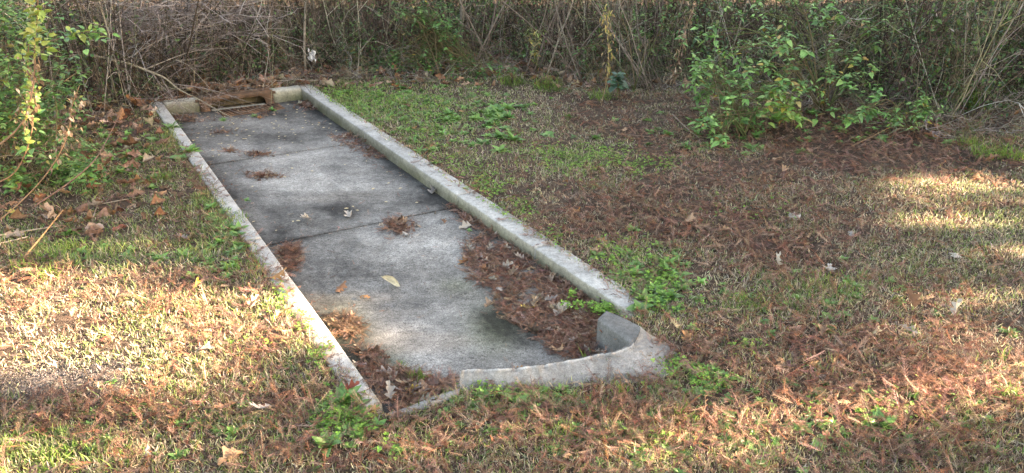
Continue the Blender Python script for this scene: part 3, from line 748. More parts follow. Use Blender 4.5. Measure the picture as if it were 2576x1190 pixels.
# clover and small round-leaved ground cover
CL = [(950, 258, 160, 30, .55), (1080, 330, 60, 40, .5), (860, 240, 60, 16, .6), (1120, 395, 40, 16, .7), (1230, 470, 60, 26, 1), (1290, 530, 50, 30, .8), (1380, 610, 40, 26, .7), (1180, 430, 50, 14, .7), (1450, 385, 110, 20, 1), (1500, 420, 120, 24, 1.0), (1640, 415, 60, 12, .6), (1560, 650, 60, 40, .7), (1650, 700, 60, 40, .6), (1660, 740, 30, 30, .5),
      (860, 1080, 55, 34, 1), (880, 1040, 40, 30, .7), (1000, 1140, 50, 16, .9), (1700, 930, 40, 20, .9), (1820, 975, 28, 12, .8), (1860, 880, 50, 16, .6), (1740, 960, 50, 25, .7), (1230, 990, 60, 14, .4), (820, 900, 28, 50, .8), (770, 830, 24, 40, .7), (710, 760, 24, 30, .6), (640, 880, 40, 20, .25),
      (1780, 760, 60, 10, .5), (1900, 540, 100, 30, .15), (1640, 1110, 80, 20, .4), (2200, 1040, 100, 30, .5), (1650, 780, 60, 20, .6)]
x, y, z, sd, px, py = on_lawn(270000, 1.3, margin=.0)
k = rng.random(len(x)) < np.clip(blobs(px, py, CL), 0, 1) * 1.3 * (fbm(x * 12, y * 12, 300, 3) > .42)
x, y, z = x[k], y[k], z[k]
# also some growing in the litter inside the mouth of the channel
xi, yi, zi = [], [], []
for (a, b_, r1, r2, c_) in [(1525, 782, 42, 14, 260), (1440, 745, 14, 8, 40), (1455, 775, 40, 10, 50), (1580, 770, 22, 8, 90)]:
    aa = rng.normal(0, .5, (c_, 2)); q = np.array([P(a + u * r1, b_ + v * r2, -.05) for u, v in aa]); xi += list(q[:, 0]); yi += list(q[:, 1]); zi += [-.055] * c_
x = np.concatenate([x, xi]); y = np.concatenate([y, yi]); z = np.concatenate([z, zi]); n = len(x)
bt = Batch(); bt.add(CLOVER, np.stack([x, y, z + rng.uniform(.008, .035, n)], -1), rot(rng.uniform(0, 6.3, n), rng.normal(0, .3, n), rng.normal(0, .3, n)), rng.uniform(.006, .0115, n), pick([(.20, .38, .07), (.26, .46, .09), (.14, .29, .06)], n, .2))
tag(bt.build('clover', M_GRASS), 'bright green clover and small-leaved creepers along the curbs and in patches', 'clover', kind='stuff')
# ------------------------------------------------------------------ thicket
def merge_tubes(list_pts, sides=3):
    V = []; F = []; n = 0
    for pts, rad in list_pts:
        v, f = frame_tube(pts, rad, sides); V.append(v); F += [tuple(i + n for i in q) for q in f[:-2]]; n += len(v)
    return Tmpl(np.vstack(V), F)
def wand(seed, twigs=5, H=1.0, bend=.2):
    r = np.random.default_rng(seed); a = r.uniform(-bend, bend, 2)
    p = curve_pts([(0, 0, -.03), (a[0] * .3 + r.normal(0, .012), a[1] * .3 + r.normal(0, .012), H * .35), (a[0] * .6 + r.normal(0, .02), a[1] * .6, H * .7), (a[0], a[1] + r.normal(0, .03), H)], 7)
    L = [(p, np.linspace(1, .35, 7) * .004)]
    for _ in range(twigs):
        t = r.uniform(.12, .95); b = p[int(t * 6)]; an = r.uniform(0, 2 * pi); l = r.uniform(.12, .35) * H
        e = b + l * np.array([math.cos(an) * .7, math.sin(an) * .7, r.uniform(-.1, 1)])
        L.append((np.array([b, (b + e) / 2 + r.normal(0, .015, 3), e]), np.array([.0024, .002, .0012])))
    return merge_tubes(L)
def arc(seed):
    r = np.random.default_rng(seed); l = r.uniform(.5, 1.0)
    p = curve_pts([(0, 0, -.02), (l * .3, r.normal(0, .05), r.uniform(.3, .6)), (l * .75, r.normal(0, .08), r.uniform(.35, .6)), (l * 1.1, r.normal(0, .1), r.uniform(.0, .3))], 9)
    L = [(p, np.linspace(1, .4, 9) * .0035)]
    for _ in range(4):
        b = p[r.integers(2, 8)]; e = b + r.normal(0, .12, 3); L.append((np.array([b, (b + e) / 2 + r.normal(0, .01, 3), e]), np.array([.002, .0016, .001])))
    return merge_tubes(L)
def tangle(seed):
    r = np.random.default_rng(seed); L = []
    p = np.cumsum(np.vstack([[0, 0, 0], r.normal(0, .035, (6, 3)) + np.array([.09, 0, r.uniform(-.03, .05)])]), 0); L.append((p, np.linspace(1, .3, 7) * .003))
    for i in range(1, 7):
        for _ in range(2):
            e = p[i] + np.array([.1, 0, .03]) * r.uniform(.3, 1.3) + r.normal(0, .06, 3); L.append((np.array([p[i], (p[i] + e) / 2 + r.normal(0, .01, 3), e]), np.array([.0019, .0015, .0009])))
    return merge_tubes(L)
WANDS = [wand(500 + i, 5 + i % 3) for i in range(8)]; ARCS = [arc(520 + i) for i in range(7)]; TANG = [tangle(540 + i) for i in range(7)]
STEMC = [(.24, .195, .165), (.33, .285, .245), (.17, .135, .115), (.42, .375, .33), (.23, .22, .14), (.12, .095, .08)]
STEM_SHADED = [(.06, .042, .033), (.085, .06, .048), (.045, .035, .03), (.06, .06, .035), (.16, .12, .095)]
def put(bt, T, pos, R, sc, col):
    ti = rng.integers(0, len(T), len(pos))
    for k in range(len(T)):
        m = ti == k; bt.add(T[k], pos[m], R[m], sc[m], col[m])
def band(N, d0, d1, x0=-7.5, x1=8.5, pw=1.4):
    x = rng.uniform(x0, x1, N); y = front_line(x) + d0 + (d1 - d0) * rng.random(N) ** pw
    return x, y, gz(x, y, np.full(N, 5.0))
bt = Batch()
x, y, z = band(4300, -.05, 4.6); clump = fbm(x * 2.2, y * 2.2, 401, 3); k = rng.random(len(x)) < .25 + 1.6 * (clump - .3); x, y, z = x[k], y[k], z[k]; n = len(x)
lean = np.where(x > 2.0, .42, .20)
def depth_shade_col(x, y, n):  # deeper stems take the dark set: thicket shade painted into the colour
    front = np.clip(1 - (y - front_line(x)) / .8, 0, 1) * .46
    return np.where((rng.random(n) < front)[:, None], pick(STEMC, n, .2), pick(STEM_SHADED, n, .2))
th = rng.choice([.7, 1.0, 1.6, 2.4], n, p=[.45, .35, .15, .05]); hh = rng.uniform(.9, 1.9, n)
put(bt, WANDS, np.stack([x, y, z], -1), rot(rng.uniform(0, 6.3, n), rng.normal(0, 1, n) * lean, rng.normal(0, 1, n) * lean), np.stack([th, th, hh], -1), depth_shade_col(x, y, n))
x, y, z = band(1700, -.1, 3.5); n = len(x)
put(bt, ARCS, np.stack([x, y, z], -1), rot(rng.uniform(0, 6.3, n), rng.normal(0, .25, n), rng.normal(0, .3, n)), rng.uniform(.6, 1.2, n), depth_shade_col(x, y, n))
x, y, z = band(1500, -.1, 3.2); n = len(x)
put(bt, TANG, np.stack([x, y, z + rng.uniform(.0, 1.0, n) ** 1.3], -1), rot(rng.uniform(0, 6.3, n), rng.normal(.2, .6, n), rng.normal(0, 1, n)), rng.uniform(.6, 1.7, n), depth_shade_col(x, y, n))
# low debris of fallen stems at the foot
x, y, z = band(2300, -.6, 1.0); n = len(x)
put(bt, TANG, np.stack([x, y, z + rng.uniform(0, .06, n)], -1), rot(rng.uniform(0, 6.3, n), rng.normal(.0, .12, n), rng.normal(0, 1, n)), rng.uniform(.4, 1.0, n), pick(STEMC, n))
tag(bt.build('brush_stems', M_WOOD), 'dense tangle of bare grey brown stems and twigs behind the channel', 'brush', kind='stuff')

# foliage through the thicket
def leaf_cloud(bt, T, c, sz, cols, tilt=.5):
    n = len(c); put(bt, T, c, rot(rng.uniform(0, 6.3, n), rng.normal(-.15, tilt, n), rng.normal(0, tilt, n)), sz, cols)
bt = Batch()
x, y, z = band(90000, .0, 3.4, pw=1.7); zz = z + .02 + 1.3 * rng.random(len(x)) ** 1.2
px, py = proj(np.stack([x, y, zz], -1))
gwt = fbm(x * 1.8, y * 1.8 + zz * 2.6, 411, 4)
wt = sstep(.37, .52, gwt) * 1.0 + np.clip(blobs(px, py, [(1090, 130, 80, 110, 1), (640, 150, 70, 40, .8), (900, 140, 60, 50, .6), (1250, 190, 200, 40, .5), (300, 40, 120, 50, .35), (2450, 60, 130, 90, .6), (2130, 40, 160, 60, .6), (1950, 100, 260, 80, .5), (1800, 20, 200, 30, .4), (2350, 230, 120, 60, .5), (1700, 180, 90, 60, .5)]), 0, 1)
k = rng.random(len(x)) < np.clip(wt, 0, 1)
c = np.stack([x, y, zz], -1)[k]; n = len(c)
leaf_cloud(bt, OV, c, rng.uniform(.024, .055, n), pick([(.085, .17, .045), (.12, .24, .07), (.05, .095, .038), (.17, .23, .09), (.07, .14, .07)], n, .25))
x, y, z = band(16000, -.3, .9, pw=1.0); n = len(x); lowz = z + .01 + (.10 + .30 * (x > -1)) * rng.random(n) ** 1.8
k = rng.random(n) < sstep(.42, .62, fbm(x * 2.3, y * 2.3, 421, 4)) * .75; c = np.stack([x, y, lowz], -1)[k]; n = len(c)
leaf_cloud(bt, OV, c, rng.uniform(.02, .045, n), pick([(.09, .19, .05), (.12, .25, .07), (.06, .13, .045)], n))
tag(bt.build('thicket_foliage', M_LEAF), 'small dark green leaves and vines growing through the thicket', 'foliage', kind='stuff')
bt = Batch()
x, y, z = band(9000, .0, 2.6); n = len(x); k = rng.random(n) < sstep(.45, .65, fbm(x * 1.9 + 40, y * 1.9, 431, 3)) * np.where(x > 0, 1, .45); c = np.stack([x, y, z + .05 + 1.0 * rng.random(n)], -1)[k]; n = len(c)
leaf_cloud(bt, NARROW, c, rng.uniform(.03, .06, n), pick([(.27, .19, .13), (.33, .25, .18), (.20, .12, .08), (.38, .34, .29)], n), 1.0)
tag(bt.build('dry_foliage', M_DRY), 'withered tan leaves and seed fluff hanging in the thicket', 'dry foliage', kind='stuff')
# coarse grass along the foot of the thicket on the right
bt = Batch(); x, y, z = band(9000, -.5, .7, .3, 8); n = len(x); k = rng.random(n) < sstep(.40, .6, fbm(x * 2, y * 2, 441, 3)); x, y, z = x[k], y[k], z[k]; n = len(x)
add_blades(bt, x, y, z, rng.uniform(.06, .22, n), rng.uniform(.003, .005, n), pick([(.13, .19, .06), (.24, .21, .12), (.09, .14, .05), (.30, .25, .17)], n), .55)
tag(bt.build('coarse_grass', M_GRASS), 'long loose grass at the shaded foot of the thicket', 'grass', kind='stuff')

# ---- bare shrubs and saplings that can be told apart
def grow(L, p, d, l, r, depth, rg, spread=.5, up=.1, droop=0.0):
    m = 5; pts = [p]
    for i in range(m):
        d = d + rg.normal(0, .09, 3) + np.array([0, 0, up - droop]) * .15; d = d / np.linalg.norm(d); pts.append(pts[-1] + d * l / m)
    pts = np.array(pts); L.append((pts, np.linspace(r, r * .6, m + 1)))
    if depth > 0:
        for _ in range(rg.integers(2, 4)):
            i = rg.integers(2, m + 1); nd = d + rg.normal(0, spread, 3); nd /= np.linalg.norm(nd)
            grow(L, pts[i], nd, l * rg.uniform(.5, .8), r * .55, depth - 1, rg, spread, up, droop)
def tubes_to_mesh(name, L, mat, parent, org, cols, sides=5):
    b = Batch()
    for pts, rad in L:
        V, F = frame_tube(pts, rad, sides if np.max(rad) > .004 else 3); b.raw(V - org, F, np.array(cols[rng.integers(len(cols))]) * rng.uniform(.8, 1.2))
    return b.build(name, mat, parent, True)
def bare_shrub(px, py, stems, H, r, lean, label, cat='shrub', name='bare_shrub', group=None, dy=0, cols=None, spread=.22):
    org = P(px, py, 0.0); org[1] += dy; org[2] = float(gz(org[0], org[1], 5.0)) - .02
    rg = np.random.default_rng(int(px * 7 + py)); root = empty(name, tuple(org)); tag(root, label, cat, group)
    Ls, Lt = [], []
    for i in range(stems):
        d = np.array([lean[0] + rg.normal(0, spread), lean[1] + rg.normal(0, spread * .6), 1.0]); d /= np.linalg.norm(d)
        b = org + np.array([rg.normal(0, .10), rg.normal(0, .08), 0]); rr = r * rg.uniform(.6, 1.1)
        pts = [b]; 
        for k in range(7): d = d + rg.normal(0, .13 if name == 'sapling' else .07, 3); d /= np.linalg.norm(d); pts.append(pts[-1] + d * H / 7)
        pts = np.array(pts); Ls.append((pts, np.linspace(rr, rr * .5, 8)))
        for k in range(1, 8):
            for _ in range(2):
                nd = d + rg.normal(0, .55, 3); nd /= np.linalg.norm(nd); grow(Lt, pts[k], nd, rg.uniform(.15, .4), rr * .28, 1, rg)
    cols = cols or [(.20, .16, .135), (.26, .215, .18), (.15, .115, .10)]
    tubes_to_mesh('stems', Ls, M_WOOD, root, org, cols); tubes_to_mesh('twigs', Lt, M_WOOD, root, org, cols)
    return root
for a in [(280, 245, 5, 1.5, .011, (.1, 0), 'bare shrub with pale upright stems left of the channel corner', .0),
          (335, 215, 4, 1.6, .009, (-.1, 0), 'thin bare shrub just right of the pale-stemmed one by the channel corner', .0),
          (430, 185, 6, 1.7, .010, (.15, 0), 'many-stemmed bare shrub behind the dead bough over the channel corner', .1),
          (512, 178, 5, 1.7, .011, (0, 0), 'bare grey shrub directly behind the left end of the rusty inlet', .1),
          (575, 180, 4, 1.6, .008, (.1, 0), 'slender bare shrub directly behind the right end of the rusty inlet', .2),
          (938, 165, 6, 1.7, .008, (-.1, 0), 'sheaf of thin reddish stems right of the white paper scrap', .2),
          (830, 165, 4, 1.6, .008, (.05, 0), 'slim bare stems just behind the white paper scrap', .3),
          (1185, 190, 5, 1.6, .010, (.1, 0), 'bare shrub leaning right beside the dark green vine mass', .2),
          (1340, 205, 5, 1.5, .008, (.35, 0), 'sprawling bare shrub leaning right above the green weeds', .1),
          (1460, 215, 4, 1.4, .007, (-.35, 0), 'bare shrub leaning left above the patch of long grass', .1),
          (1620, 230, 7, 1.6, .0055, (-.5, 0), 'fan of dry stems slanting steeply left beside the leafy green shrub', .1),
          (1650, 215, 5, 1.6, .009, (.15, 0), 'upright bare shrub rising behind the fan of dry stems', .4),
          (2060, 255, 5, 1.0, .005, (.5, 0), 'pale bare twigs fanning out beneath the leafy green shrub', .25),
          (2310, 255, 9, 1.5, .0042, (.45, 0), 'tall sheaf of straw-coloured stems slanting right at the far right', .1),
          (2380, 300, 9, 1.5, .0038, (.3, .1), 'second sheaf of straw-coloured stems nearest the lawn at right', .1),
          (2500, 235, 5, 1.4, .009, (.3, 0), 'dark bare shrub at the right edge of the thicket', .3)]:
    straw = [(.25, .20, .135), (.30, .25, .17), (.19, .155, .10)] if 'straw' in a[6] or 'pale' in a[6] else None
    bare_shrub(*a[:6], a[6], dy=a[7], cols=straw)
for a in [(672, 196, 2, 2.2, .026, (-.02, 0), 'forked grey sapling standing right behind the inlet', .15), (740, 200, 1, 2.2, .020, (.22, 0), 'curved sapling leaning right between the forked sapling and the paper scrap', .1),
          (1150, 178, 1, 2.2, .026, (-.03, 0), 'reddish brown sapling trunk beside the dark green vine mass', .3), (398, 150, 1, 2.2, .022, (.0, 0), 'straight sapling in the thicket beyond the left back curb', .5)]:
    bare_shrub(*a[:6], a[6], cat='sapling', name='sapling', dy=a[7], spread=.12, cols=[(.23, .20, .165), (.18, .14, .11)])

# dead bough hanging over the back left corner of the channel
rg = np.random.default_rng(5)
B = [Q(175, 143, 7.2), Q(300, 155, 7.15), Q(370, 178, 7.1), Q(415, 197, 7.0), Q(450, 225, 6.9), Q(500, 250, 6.8), Q(560, 284, 6.6), Q(594, 300, 6.45)]
org = P(150, 240, 0) * np.array([1, 1, 0]); root = empty('dead_branch', tuple(org))
tag(root, 'long dead pale bough drooping over the corner of the channel in front of the inlet', 'branch')
mp = curve_pts([np.array([org[0] - .3, org[1], .0])] + B, 40); mr_ = np.interp(np.linspace(0, 1, 40), [0, .4, .7, 1], [.014, .010, .005, .0018])
L1 = [(mp, mr_)]
L2 = []
def side(i, tgt, r0, sub=3):
    tgt = np.array(tgt); m = (mp[i] + tgt) / 2 + np.array([0, 0, .05]) + rg.normal(0, .02, 3)
    p = curve_pts([mp[i], m, tgt], 12); L2.append((p, np.linspace(r0, .0012, 12)))
    for _ in range(sub):
        j = rg.integers(3, 11); d = (tgt - mp[i]); d = d / np.linalg.norm(d) + rg.normal(0, .35, 3); d /= np.linalg.norm(d); grow(L2, p[j], d, rg.uniform(.12, .32), .0019, 1, rg, .4)
for i, t, r0 in [(22, Q(640, 262, 6.7), .004), (24, Q(560, 262, 6.9), .004), (20, Q(530, 190, 7.3), .004), (18, Q(470, 290, 6.6), .003), (30, Q(640, 300, 6.4), .0025),
                 (16, Q(520, 140, 7.4), .004), (14, Q(420, 245, 6.9), .003), (12, Q(480, 60, 7.5), .006), (10, Q(560, 60, 7.4), .006), (8, Q(330, 60, 7.4), .005), (14, Q(600, 120, 7.5), .005), (6, Q(260, 230, 7.0), .004), (32, Q(540, 300, 6.5), .002)]:
    side(i, t, r0, 1 if i > 21 else 5)
tubes_to_mesh('bough', L1, M_WOOD, root, org, [(.33, .28, .20)], 6); tubes_to_mesh('twigs', L2, M_WOOD, root, org, [(.27, .22, .20), (.22, .17, .155), (.31, .26, .22)])
# tangle of bare purple-grey twigs above it
rg = np.random.default_rng(9); org = P(300, 215, 0); root = empty('twiggy_bush', tuple(org)); tag(root, 'bush of fine bare purplish twigs spilling right from the green bush at left', 'bush')
L1, L2 = [], []
for i in range(48):
    b = org + np.array([rg.normal(-.15, .4), rg.normal(.0, .15), 0]); d = np.array([rg.normal(.55, .5), rg.normal(-.05, .2), 1]); d /= np.linalg.norm(d)
    p = curve_pts([b, b + d * .45, b + d * .9 + np.array([.15, 0, -.05]), b + d * 1.2 + np.array([.5, -.05, -.2])], 10) + rg.normal(0, .008, (10, 3)); L1.append((p, np.linspace(.005, .0018, 10)))
    for j in range(2, 10):
        for _ in range(2):
            nd = np.array([.5, 0, .1]) + rg.normal(0, .6, 3); nd /= np.linalg.norm(nd); grow(L2, p[j], nd, rg.uniform(.15, .42), .0030, 1, rg)
tubes_to_mesh('stems', L1, M_WOOD, root, org, [(.33, .28, .26), (.24, .195, .18)]); tubes_to_mesh('twigs', L2, M_WOOD, root, org, [(.38, .33, .32), (.27, .22, .21), (.45, .40, .38), (.18, .14, .13)])

# ------------------------------------------------------------------ leafy shrubs
LC = [(.13, .29, .08), (.18, .38, .11), (.09, .21, .065), (.24, .41, .13)]
def whorls(bt, tips, T, sz, cols, per=6, drop=-.2):
    n = len(tips) * per; c = np.repeat(np.array(tips), per, 0); yaw = np.tile(np.arange(per) * 2.4, len(tips)) + np.repeat(rng.uniform(0, 6.3, len(tips)), per)
    lev = np.tile(np.arange(per) / per, len(tips)); c = c - np.array([0, 0, 1]) * (lev * .05)[:, None] * rng.uniform(.4, 1.4, n)[:, None] + rng.normal(0, .006, (n, 3))
    s = np.repeat(rng.uniform(.75, 1.25, len(tips)), per) * sz * (.6 + .6 * lev)
    put(bt, T, c, rot(yaw, drop + (1 - lev) * .6 + rng.normal(0, .25, n), rng.normal(0, .35, n)), s, cols(n))
def leafy_shrub(name, base, blobs_, ntips, sz, label, cat='shrub', T=OV, per=7, cols=LC, stemc=((.16, .12, .07), (.10, .12, .05)), yel=.05, rstem=.006, scat=None, group=None):
    base = np.array(base, float); root = empty(name, tuple(base)); tag(root, label, cat, group)
    wts = np.array([b[3] * b[4] for b in blobs_]); idx = rng.choice(len(blobs_), ntips, p=wts / wts.sum()); tips = []
    for i in idx:
        cx, cy, Y, rx, ry = blobs_[i][:5]; tips.append(Q(cx + rng.normal(0, .66) * rx, cy + rng.normal(0, .62) * ry, Y + rng.normal(0, .14)))
    tips = [t for t in tips if t[2] > .02]
    bm = Batch(); whorls(bm, tips, T, sz, lambda n: np.where((rng.random(n) < yel)[:, None], pick([(.42, .33, .07), (.36, .26, .10)], n), pick(cols, n)), per)
    bm.build('foliage', M_LEAF, root, origin=None).data.transform(__import__('mathutils').Matrix.Translation(-base))
    L = []
    mains = []
    for b in blobs_:
        e = Q(b[0], b[1], b[2]); m = base * .45 + e * .55 + np.array([0, 0, .10 + .15 * abs(e[0] - base[0])]); p = curve_pts([base + rng.normal(0, .02, 3) * [1, 1, 0], m, e], 10); mains.append(p); L.append((p, np.linspace(rstem, rstem * .4, 10)))
    for t, i in zip(tips, idx):
        p = mains[i]; j = rng.integers(4, 10); L.append((np.array([p[j], (p[j] + t) / 2 + rng.normal(0, .02, 3), t]), np.array([.0028, .0022, .0016])))
    tubes_to_mesh('stems', L, M_WOOD, root, base, stemc)
    return root
leafy_shrub('leafy_shrub', P(2070, 285, -.01), [(1990, 170, 6.3, 60, 60), (1890, 240, 6.25, 40, 40), (2080, 130, 6.5, 70, 50), (2180, 210, 6.4, 50, 40), (1950, 90, 6.6, 60, 40), (2130, 290, 6.15, 60, 25), (2060, 230, 6.3, 70, 45), (2190, 110, 6.6, 40, 50), (1860, 120, 6.5, 50, 40), (1960, 30, 6.8, 90, 30), (2100, 40, 6.8, 80, 35), (1790, 70, 6.9, 60, 40), (2220, 40, 6.9, 60, 40), (2170, 250, 6.2, 60, 30), (2000, -20, 7.0, 160, 30), (1900, 190, 6.4, 60, 50)],
            160, .060, 'large bright green leafy shrub spilling out of the thicket at right')
leafy_shrub('leafy_shrub', P(1870, 345, -.01), [(1785, 170, 6.35, 45, 35), (1850, 225, 6.2, 40, 35), (1840, 280, 6.1, 50, 30), (1905, 300, 6.0, 30, 35), (1780, 300, 5.9, 30, 25), (1950, 235, 6.1, 30, 30), (1820, 345, 5.75, 22, 14), (1760, 225, 6.2, 20, 30)],
            120, .058, 'mid green shrub with drooping whorls left of the large leafy shrub')
leafy_shrub('leafy_shrub', P(1985, 330, -.01), [(1985, 250, 5.95, 28, 30), (1965, 275, 5.9, 20, 22), (2005, 285, 5.9, 18, 18)], 26, .060, 'yellowish green bush between the two green shrubs nearest the lawn', cols=[(.15, .30, .06), (.20, .34, .07)], yel=.15)
leafy_shrub('leafy_shrub', P(2300, 330, -.01), [(2330, 270, 6.1, 40, 35), (2290, 295, 6.0, 30, 25), (2160, 290, 6.0, 30, 20), (2240, 280, 6.1, 40, 22)], 60, .05, 'low green bush at the foot of the straw-coloured stems', T=NARROW + OV)
leafy_shrub('leafy_shrub', P(2440, 245, 0), [(2430, 60, 7.2, 60, 50), (2520, 110, 7.2, 50, 50), (2370, 130, 7.1, 40, 40), (2300, 60, 7.2, 60, 40)], 60, .045, 'loose dark green foliage in the thicket at the far right', cols=[(.09, .20, .06), (.13, .27, .08)])
leafy_shrub('leafy_shrub', P(1600, 225, 0), [(1560, 40, 7.7, 60, 40), (1640, 100, 7.6, 60, 40), (1700, 40, 7.5, 50, 40), (1460, 120, 7.8, 50, 30)], 50, .042, 'scattered green leaves among the dry stems left of the leafy shrubs', cols=[(.09, .20, .06), (.13, .25, .08)])
leafy_shrub('vine_mass', P(1110, 200, 0), [(1085, 60, 8.25, 60, 60), (1110, 110, 8.2, 50, 60), (1070, 150, 8.15, 50, 40), (1200, 170, 8.0, 70, 30), (990, 150, 8.2, 50, 25), (1020, 30, 8.3, 60, 30)], 260, .05, 'dark green vine mass hanging in the middle of the thicket', 'vine', cols=[(.08, .19, .055), (.11, .25, .07)], yel=.04, per=6)
leafy_shrub('leafy_shrub', P(645, 185, 0), [(600, 125, 8.4, 18, 25), (655, 150, 8.4, 30, 22), (700, 160, 8.4, 25, 22)], 30, .05, 'small green shrub just beyond the rusty inlet', T=NARROW, cols=[(.10, .17, .05), (.17, .22, .07)])
leafy_shrub('leafy_shrub', P(870, 180, 0), [(875, 125, 8.3, 14, 16), (885, 150, 8.3, 22, 22), (930, 165, 8.3, 40, 14)], 34, .045, 'blue green shrub right of the white paper scrap', T=NARROW + OV, cols=[(.09, .17, .08), (.07, .13, .06)])
leafy_shrub('blue_green_plant', P(1555, 250, 0), [(1553, 190, 7.1, 9, 10), (1555, 215, 7.1, 8, 12), (1545, 200, 7.1, 8, 8)], 9, .075, 'single upright blue green plant at the foot of the thicket', 'plant', cols=[(.075, .15, .095)], yel=0, per=6, T=ROUNDLEAF)
leafy_shrub('leafy_shrub', P(1350, 185, 0), [(1350, 90, 7.8, 12, 24), (1345, 130, 7.75, 14, 20), (1352, 150, 7.7, 12, 12)], 16, .055, 'slim yellow green weed standing against the dark thicket', T=NARROW, cols=[(.17, .23, .06), (.25, .22, .08)], yel=.2)

# green bush at the left edge
def ball_pts(n, c, r):
    v = rng.normal(0, 1, (n, 3)); v /= np.linalg.norm(v, axis=1)[:, None]; return np.array(c) + v * np.array(r) * (rng.random((n, 1)) ** .35)
org = np.array([-3.55, 5.15, 0.0]); root = empty('green_bush', tuple(org)); tag(root, 'dense green small-leaved bush filling the left edge of the picture', 'bush')
pts = np.vstack([ball_pts(2600, (-3.65, 5.2, .60), (.85, .55, .62)), ball_pts(800, (-3.25, 5.0, .25), (.62, .5, .28)), ball_pts(500, (-3.3, 5.3, .9), (.42, .4, .28)), ball_pts(300, (-2.9, 4.8, .10), (.35, .35, .10))])
pts = pts[(pts[:, 2] > .02) & (fbm(pts[:, 0] * 5, pts[:, 2] * 5 + pts[:, 1] * 3, 77, 3) > .47 + .06 * (pts[:, 2] < .35))]
bm = Batch(); whorls(bm, pts, ROUNDLEAF + OV, .040, lambda n: np.where((rng.random(n) < .07)[:, None], pick([(.36, .34, .08), (.30, .26, .08)], n), pick([(.10, .23, .06), (.15, .31, .08), (.07, .16, .05), (.20, .34, .11)], n)), 5)
o = bm.build('foliage', M_LEAF, root); o.data.transform(__import__('mathutils').Matrix.Translation(-org))
L = []; rg = np.random.default_rng(15)
for i in range(60):
    b = org + np.array([rg.normal(0, .28), rg.normal(0, .2), -.02]); e = pts[rg.integers(len(pts))]; p = curve_pts([b, (b + e) / 2 + rg.normal(0, .08, 3), e], 9); L.append((p, np.linspace(.006, .0018, 9)))
    for j in (4, 6, 8):
        nd = rg.normal(0, 1, 3) + [0.2, 0, .4]; nd /= np.linalg.norm(nd); grow(L, p[j], nd, rg.uniform(.1, .3), .002, 1, rg)
tubes_to_mesh('stems', L, M_WOOD, root, org, [(.20, .15, .10), (.14, .13, .07), (.25, .18, .12)])

def stalk(name, path, label, leafspec, r0, r1, col, cat='plant'):
    path = [np.array(p) for p in path]; org = path[0] * np.array([1, 1, 0]); root = empty(name, tuple(org)); tag(root, label, cat)
    p = curve_pts(path, 40); tubes_to_mesh('stems', [(p, np.linspace(r0, r1, 40))], M_WOOD, root, org, [col], 6)
    for (pname, T, t0, t1, cnt, sz, cols, mat, hang) in leafspec:
        t = rng.uniform(t0, t1, cnt); c = p[(t * 39).astype(int)] + rng.normal(0, .026, (cnt, 3)) * (1 if T is NARROW or len(T) > 2 and sz > .04 else .8); b = Batch()
        put(b, T, c, rot(rng.uniform(0, 6.3, cnt), hang + rng.normal(0, .35, cnt), rng.normal(0, .6, cnt)), rng.uniform(.6, 1.3, cnt) * sz, pick(cols, cnt))
        o = b.build(pname, mat, root); o.data.transform(__import__('mathutils').Matrix.Translation(-org))
    return root
YS = 4.30
DRYC = [(.36, .25, .17), (.28, .18, .12), (.44, .34, .25), (.20, .12, .08)]
YG = [(.30, .38, .09), (.22, .34, .08), (.42, .42, .12)]
stalk('leafy_stalk', [Q(-110, 420, YS), Q(0, 362, YS), Q(60, 300, YS), (Q(85, 200, YS)), Q(88, 100, YS), Q(95, 20, YS), Q(90, -70, YS)], 'sunlit leafy stalk rising at the left edge with yellow green leaves above withered ones',
      [('foliage', ROUNDLEAF + OV, .58, .99, 120, .046, YG, M_LEAF, .15), ('foliage', ROUNDLEAF, .33, .55, 34, .036, YG, M_LEAF, .1), ('withered_foliage', NARROW + OV, .30, .60, 90, .032, DRYC, M_DRY, -1.2)], .006, .003, (.24, .15, .10))
stalk('dead_stalk', [Q(-60, 590, 4.15), Q(0, 553, 4.15), Q(90, 470, 4.18), Q(145, 395, 4.2), Q(172, 330, 4.2), Q(182, 265, 4.2), Q(200, 215, 4.2)], 'brown dead stalk with dangling withered leaves left of the channel',
      [('withered_foliage', NARROW + OV, .50, .97, 85, .028, DRYC, M_DRY, -1.2), ('withered_foliage', NARROW, .12, .5, 30, .024, DRYC, M_DRY, -1.0)], .0045, .0015, (.27, .16, .10))
stalk('dead_stalk', [Q(85, 520, 4.4), Q(180, 455, 4.6), Q(240, 400, 4.8), Q(275, 340, 5.1), Q(300, 290, 5.3)], 'thin dark bare stalk arching right toward the channel corner', [('withered_foliage', NARROW, .3, .9, 10, .02, DRYC, M_DRY, -1)], .005, .002, (.17, .10, .08))
stalk('dead_stalk', [Q(-30, 470, 4.3), Q(40, 430, 4.35), Q(80, 330, 4.4), Q(75, 240, 4.4), Q(70, 150, 4.45), Q(78, 60, 4.5)], 'reddish dead stalk close behind the sunlit leafy stalk', [('foliage', ROUNDLEAF, .25, .95, 90, .042, YG + LC, M_LEAF, 0), ('withered_foliage', OV, .45, .8, 30, .03, DRYC, M_DRY, -1.2)], .0045, .002, (.24, .13, .08))
stalk('arching_stem', [Q(95, 110, 5.2), Q(160, 95, 5.1), Q(215, 80, 5.0), Q(262, 85, 4.95)], 'leafy arching stem reaching right from the green bush', [('foliage', ROUNDLEAF + OV, .3, 1, 70, .05, LC + YG[:1], M_LEAF, .0)], .005, .002, (.14, .09, .07))
